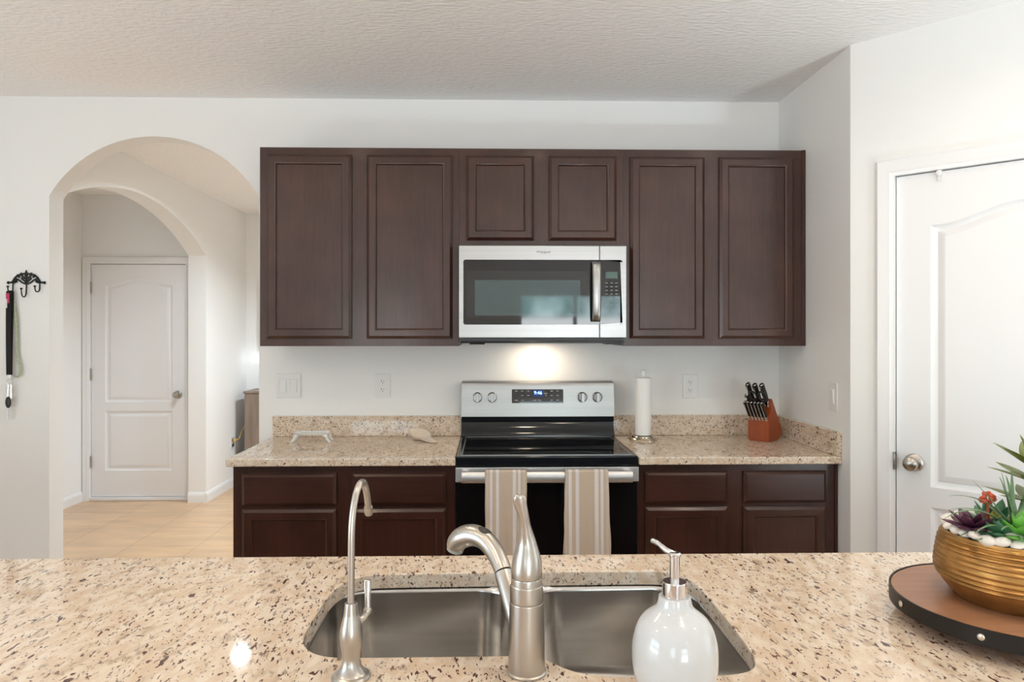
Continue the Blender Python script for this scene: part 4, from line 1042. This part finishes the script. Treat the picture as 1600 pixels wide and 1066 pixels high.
# succulents
def leaf(bm, base, az, el0, el1, ln, w, th, n=9, tipw=0.02, shape=None, az1=None):
    """fleshy blade starting at elevation el0 and ending at el1 (radians)"""
    p = Vector(base); pts = []; rads = []
    for i in range(n+1):
        t = i/n
        el = el0+(el1-el0)*t; a = az+((az1-az)*t if az1 is not None else 0)
        prof = shape(t) if shape else math.sin(PI*min(1, 0.12+0.88*t))**0.7
        pts.append(p.copy()); rads.append((max(w*prof, w*tipw), max(th*prof, th*tipw)))
        p = p+Vector((math.cos(el)*math.cos(a), math.cos(el)*math.sin(a), math.sin(el)))*(ln/n)
    side = Vector((-math.sin(az), math.cos(az), 0))
    tube(bm, pts, rads, 8, True, side)
strapf = lambda t: (1-t)**0.75*0.95+0.05
oval = lambda t: max(0.05, math.sin(PI*(0.10+0.90*t)**1.1)**0.8)
def plant(name, label, cat, m, bm, parts=()):
    o = thing(name, label, cat, (PX, PY, 1.079))
    obj('leaves', bm, m, o, smooth=60)
    for n, b2, m2 in parts: obj(n, b2, m2, o, smooth=60)
    return o
rnd = random.Random(21)
# spiky strap-leaved plant
bm = nb(); bs = (0.893, 1.172, 1.078)
for az, e0, e1, ln in ((182, 66, -38, .150), (176, 74, -12, .150), (200, 55, -35, .110), (160, 66, -25, .125), (172, 40, -42, .105), (140, 74, 40, .115), (105, 82, 62, .110), (75, 80, 50, .115), (40, 70, 20, .12), (10, 60, -20, .12), (-25, 60, 5, .10), (-60, 62, 20, .095), (-100, 62, 0, .085), (215, 60, -20, .090), (125, 86, 76, .118), (60, 88, 80, .122), (240, 50, -30, .08), (95, 60, -10, .12), (190, 30, -25, .085), (150, 84, 66, .112)):
    leaf(bm, (bs[0]+rnd.uniform(-.004, .004), bs[1]+rnd.uniform(-.004, .004), bs[2]), R(az), R(e0), R(e1), ln, 0.0068, 0.0017, 14, 0.05, strapf)
plant('strap_leaf_plant', 'spiky arching strap-leaved green plant in the planter middle', 'plant', 'strap', bm)
def rosette(center, layers, ln, w, th, seed=1, shape=oval):
    bm = nb(); rn = random.Random(seed)
    for k, (n, e0, e1, s) in enumerate(layers):
        for i in range(n):
            az = 2*PI*(i+0.5*(k % 2)+rn.uniform(-.08, .08))/n
            leaf(bm, center, az, R(e0+rn.uniform(-5, 5)), R(e1+rn.uniform(-5, 5)), ln*s, w*s, th, 9, 0.06, shape)
    return bm
plant('purple_succulent', 'dark purple pointed succulent drooping over the planter rim', 'plant', 'purple', rosette((0.839, 1.200, 1.092), [(7, 10, 14, 1.0), (6, 38, 32, 0.95), (4, 65, 52, 0.7)], 0.050, 0.0105, 0.0035, seed=3))
plant('blue_green_succulent', 'small blue-green rosette succulent beside the purple one', 'plant', 'teal', rosette((0.862, 1.168, 1.090), [(8, 8, 22, 1.0), (7, 36, 58, 0.95), (5, 64, 84, 0.8)], 0.036, 0.0125, 0.0040, seed=4))
plant('bright_green_succulent', 'bright green broad-leaved rosette at the front of the planter', 'plant', 'lime', rosette((0.894, 1.152, 1.090), [(7, 4, 18, 1.05), (7, 28, 50, 1.0), (5, 56, 78, 0.9)], 0.050, 0.0165, 0.0038, seed=6))
bm = rosette((0.874, 1.208, 1.085), [(6, 25, 35, 1.0), (5, 55, 70, 0.8)], 0.050, 0.0095, 0.003, seed=8); fl = nb()
for k in range(14):
    a = rnd.uniform(0, 2*PI); ell(fl, (0.872+0.011*math.cos(a)*rnd.random(), 1.212+0.010*math.sin(a), 1.143+rnd.uniform(-.008, .007)), (0.0045, 0.0045, 0.0038))
tube(fl, [(0.874, 1.208, 1.088), (0.872, 1.212, 1.140)], 0.002, 8)
plant('red_flowered_succulent', 'yellow-green succulent with a small orange-red flower cluster', 'plant', 'yellow', bm, (('flower', fl, 'red'),))
bm = nb(); stem = nb(); c0 = Vector((0.957, 1.215, 1.079))
tube(stem, [c0, c0+Vector((0.002, 0, 0.06)), c0+Vector((0, 0, 0.135))], [0.006, 0.005, 0.003], 10)
for z, n, e0, e1, s, ph_ in ((0.055, 6, 15, 10, 1.0, 0.2), (0.090, 6, 25, 10, 1.0, 0.75), (0.115, 6, 40, 22, 0.95, 0.15), (0.132, 4, 65, 60, 0.6, 0.6)):
    for i in range(n):
        leaf(bm, c0+Vector((0, 0, z)), 2*PI*i/n+ph_, R(e0), R(e1), 0.076*s, 0.0135*s, 0.0022, 10, 0.05, lambda t: max(0.05, math.sin(PI*(0.06+0.94*t)**0.85)**0.8))
plant('tall_leafy_succulent', 'tall olive-green leafy succulent rising above the rest of the planter', 'plant', 'olive', bm, (('stem', stem, 'olive'),))
plant('dark_green_succulent', 'low dark green rosette behind the strap-leaved plant', 'plant', 'teal', rosette((0.918, 1.258, 1.082), [(8, 15, 30, 1.0), (6, 50, 65, 0.9)], 0.058, 0.013, 0.0032, seed=12))

# ------------------------------------------------------------------ key rack and keys on the wall
kr = thing('key_rack', 'black wrought-iron scroll key rack on the wall beside the arch', 'key rack', (-2.302, D, 1.66))
bm = nb(); YR = D-0.005; kx = -2.302; kz = 1.672
tube(bm, spline([(kx-0.086, YR, kz+0.012), (kx-0.07, YR, kz+0.014), (kx-0.055, YR, kz+0.036), (kx-0.035, YR, kz+0.050), (kx, YR, kz+0.056), (kx+0.035, YR, kz+0.050), (kx+0.055, YR, kz+0.036), (kx+0.07, YR, kz+0.014), (kx+0.086, YR, kz+0.012)], 6), 0.0042, 8)
for s in (-1, 1):
    ell(bm, (kx+s*0.088, YR, kz+0.011), (0.0085, 0.004, 0.0075))
    tube(bm, spline([(kx+s*0.072, YR, kz+0.011), (kx+s*0.052, YR, kz+0.020), (kx+s*0.040, YR, kz+0.026), (kx+s*0.022, YR, kz+0.012), (kx, YR, kz+0.003)], 6), 0.0038, 8)
    tube(bm, spline([(kx, YR, kz+0.008), (kx+s*0.010, YR, kz+0.020), (kx+s*0.022, YR, kz+0.030), (kx+s*0.016, YR, kz+0.040), (kx+s*0.008, YR, kz+0.034), (kx+s*0.013, YR, kz+0.029)], 6), 0.0034, 8)
    ell(bm, (kx+s*0.058, YR, kz+0.013), (0.016, 0.003, 0.0055), Matrix.Rotation(R(-s*-14), 3, 'Y'))
    for a, l in ((28, 0.056), (48, 0.058), (66, 0.056)):
        ell(bm, (kx+s*l*math.cos(R(a)), YR-0.001, kz+0.004+l*math.sin(R(a))*0.92), (0.0115, 0.003, 0.0062), Matrix.Rotation(R(-a if s > 0 else -(180-a)), 3, 'Y'))
ell(bm, (kx, YR-0.001, kz+0.052), (0.0090, 0.004, 0.0150)); ell(bm, (kx, YR, kz+0.020), (0.006, 0.003, 0.020)); ell(bm, (kx, YR-0.001, kz+0.068), (0.004, 0.003, 0.006))
obj('scroll_plate', bm, 'iron', kr)
hooks = []
for hx, drop in ((-0.0655, 0.050), (0.0, 0.072), (0.0655, 0.047)):
    zt = kz+0.012
    p = spline([(kx+hx, YR, zt), (kx+hx, YR-0.001, zt-drop*0.55), (kx+hx, YR-0.004, zt-drop*0.85), (kx+hx, YR-0.014, zt-drop), (kx+hx, YR-0.028, zt-drop*0.98), (kx+hx, YR-0.036, zt-drop*0.78), (kx+hx, YR-0.038, zt-drop*0.50)], 6)
    bm = nb(); tube(bm, p, 0.0030, 8); ell(bm, (kx+hx, YR-0.038, zt-drop*0.46), (0.0062, 0.0062, 0.0052)); obj('hook', bm, 'iron', kr)
hx0 = kx-0.0655
def ribbon(bm, pts, w, t=0.0012):
    """flat strap; w along x"""
    pts = spline(pts, 6); loops = []
    for i, p in enumerate(pts):
        a = Vector(pts[max(i-1, 0)][:3]); c = Vector(pts[min(i+1, len(pts)-1)][:3]); tg = (c-a).normalized(); nn = tg.cross(Vector((1, 0, 0))).normalized(); v = Vector(p[:3])
        loops.append([v+Vector((-w/2, 0, 0))+nn*t, v+Vector((w/2, 0, 0))+nn*t, v+Vector((w/2, 0, 0))-nn*t, v+Vector((-w/2, 0, 0))-nn*t])
    ring_loops(bm, loops, True, True)
yh = YR-0.020; zh = kz+0.012-0.050
la = thing('black_lanyard', 'black fabric lanyard hanging from the key rack hook', 'lanyard', (hx0, yh, 1.16))
bm = nb(); ribbon(bm, [(hx0-0.004, yh-0.003, 1.225), (hx0-0.004, yh-0.006, 1.40), (hx0-0.003, yh-0.006, zh-0.02), (hx0, yh-0.003, zh+0.0045), (hx0, yh+0.003, zh+0.0045), (hx0+0.002, yh+0.004, zh-0.02), (hx0-0.002, yh+0.002, 1.40), (hx0-0.003, yh+0.0, 1.225)], 0.026); obj('strap', bm, 'blackcloth', la)
bm = nb(); box(bm, hx0-0.012, hx0+0.006, yh-0.005, yh+0.002, 1.210, 1.226, 0.001); obj('clip', bm, 'chrome', la)
lg = thing('green_lanyard', 'pale green patterned lanyard looped behind the black one', 'lanyard', (hx0+0.02, yh+0.008, 1.2))
bm = nb(); ribbon(bm, [(hx0+0.006, yh+0.0050, zh-0.005), (hx0+0.020, yh+0.0085, 1.52), (hx0+0.024, yh+0.0085, 1.42), (hx0+0.026, yh+0.009, 1.335), (hx0+0.040, yh+0.009, 1.27), (hx0+0.040, yh+0.0090, 1.225), (hx0+0.024, yh+0.0085, 1.212), (hx0+0.014, yh+0.0080, 1.222)], 0.013, 0.0008); obj('strap', bm, 'greencloth', lg)
kt = thing('key_tag', 'pink and white key tag at the top of the black lanyard', 'key tag', (hx0, yh-0.012, 1.56))
bm = nb(); box(bm, hx0-0.013, hx0+0.004, yh-0.013, yh-0.0105, 1.580, 1.628, 0.001); obj('tag_body', bm, 'pink', kt)
bm = nb(); box(bm, hx0-0.0165, hx0-0.006, yh-0.0145, yh-0.0132, 1.556, 1.600, 0.0005, 1); obj('paper_label', bm, 'white', kt)
ks = thing('key_bunch', 'ring of keys with black car key hanging below the lanyard', 'keys', (hx0-0.006, yh-0.002, 1.0))
bm = nb(); tube(bm, [(hx0-0.004+0.012*math.cos(a), yh-0.002, 1.188+0.016*math.sin(a)) for a in [2*PI*k/16 for k in range(17)]], 0.0016, 8, False); obj('key_ring', bm, 'chrome', ks)
bm = nb()
for dx, w in ((-0.009, 0.0055), (0.004, 0.005)): tube(bm, [(hx0+dx, yh-0.004, 1.176), (hx0+dx*1.4, yh-0.005, 1.11)], [(w, 0.0012), (w*0.8, 0.0012)], 8, True, (1, 0, 0))
obj('key', bm, 'chrome', ks)
bm = nb(); ell(bm, (hx0-0.006, yh-0.006, 1.090), (0.0150, 0.005, 0.0290)); obj('car_key_head', bm, 'blackplastic', ks)
bm = nb(); box(bm, hx0-0.0100, hx0-0.0035, yh-0.0068, yh-0.0050, 1.005, 1.068, 0.0005, 1); obj('car_key_blade', bm, 'chrome', ks)

# ------------------------------------------------------------------ hallway things
cs = thing('console_table', 'grey-brown wooden console at the far end of the hallway', 'console', (-1.85, 6.82, 0))
bm = nb(); box(bm, -2.290, -1.40, 6.64, 6.985, 0.02, 0.868, 0.004); obj('cabinet_body', bm, 'grey', cs)
bm = nb(); box(bm, -2.300, -1.39, 6.63, 6.99, 0.868, 0.888, 0.004); obj('top', bm, 'grey', cs)
for x in (-2.28, -1.44):
    bm = nb(); box(bm, x, x+0.03, 6.66, 6.96, 0.0, 0.02); obj('foot', bm, 'grey', cs)
pf = thing('framed_picture', 'tall gilt framed picture on the far hallway wall', 'picture', (-1.85, 6.99, 1.25))
bm = nb(); prism(bm, rect(-2.262, -1.45, 1.255, 1.945), [rect(-2.225, -1.487, 1.292, 1.908)], XZ, 6.972, 6.999); obj('frame', bm, 'giltframe', pf)
bm = nb(); box(bm, -2.230, -1.482, 6.988, 6.998, 1.287, 1.913); obj('print', bm, 'picture', pf)
wl_ = thing('wall_lamp', 'small white lamp glowing beneath the gilt picture', 'lamp', (-2.235, 6.97, 1.14))
bm = nb(); box(bm, -2.262, -2.200, 6.955, 6.999, 1.140, 1.162, 0.003); obj('holder', bm, 'white', wl_)
bm = nb(); lathe(bm, [(0.012, 1.163), (0.020, 1.175), (0.020, 1.205), (0.012, 1.215)], -2.235, 6.970, 16); obj('bulb', bm, 'glow', wl_)
ld = bpy.data.lights.new('wall_lamp_light', 'POINT'); ld.energy = 0.13; ld.color = (0.85, 0.93, 1.0); ld.shadow_soft_size = 0.02
lo = bpy.data.objects.new('wall_lamp_light', ld); C.objects.link(lo); lo.parent = wl_; lo.location = (-0.03, -0.05, 0.04)
ho = thing('wall_outlet', 'white outlet low on the hallway wall with a yellow cord', 'outlet', (-2.396, 6.62, 0.42))
bm = nb(); box(bm, -2.3958, -2.390, 6.575, 6.665, 0.352, 0.470, 0.002); obj('cover_plate', bm, 'white', ho)
bm = nb(); box(bm, -2.3905, -2.386, 6.600, 6.640, 0.420, 0.450, 0.001); box(bm, -2.3905, -2.386, 6.600, 6.640, 0.372, 0.402, 0.001); obj('socket', bm, 'slot', ho)
pc = thing('power_cord', 'yellow power cord running from the low outlet to the console', 'cord', (-2.38, 6.62, 0.43))
bm = nb(); box(bm, -2.3858, -2.360, 6.606, 6.634, 0.422, 0.448, 0.003); obj('plug', bm, 'cordm', pc)
bm = nb(); tube(bm, spline([(-2.362, 6.620, 0.435), (-2.345, 6.66, 0.445), (-2.345, 6.72, 0.50), (-2.340, 6.78, 0.54), (-2.335, 6.83, 0.60), (-2.330, 6.90, 0.72), (-2.330, 6.94, 0.84)], 6), 0.004, 8); obj('cable', bm, 'cordm', pc)
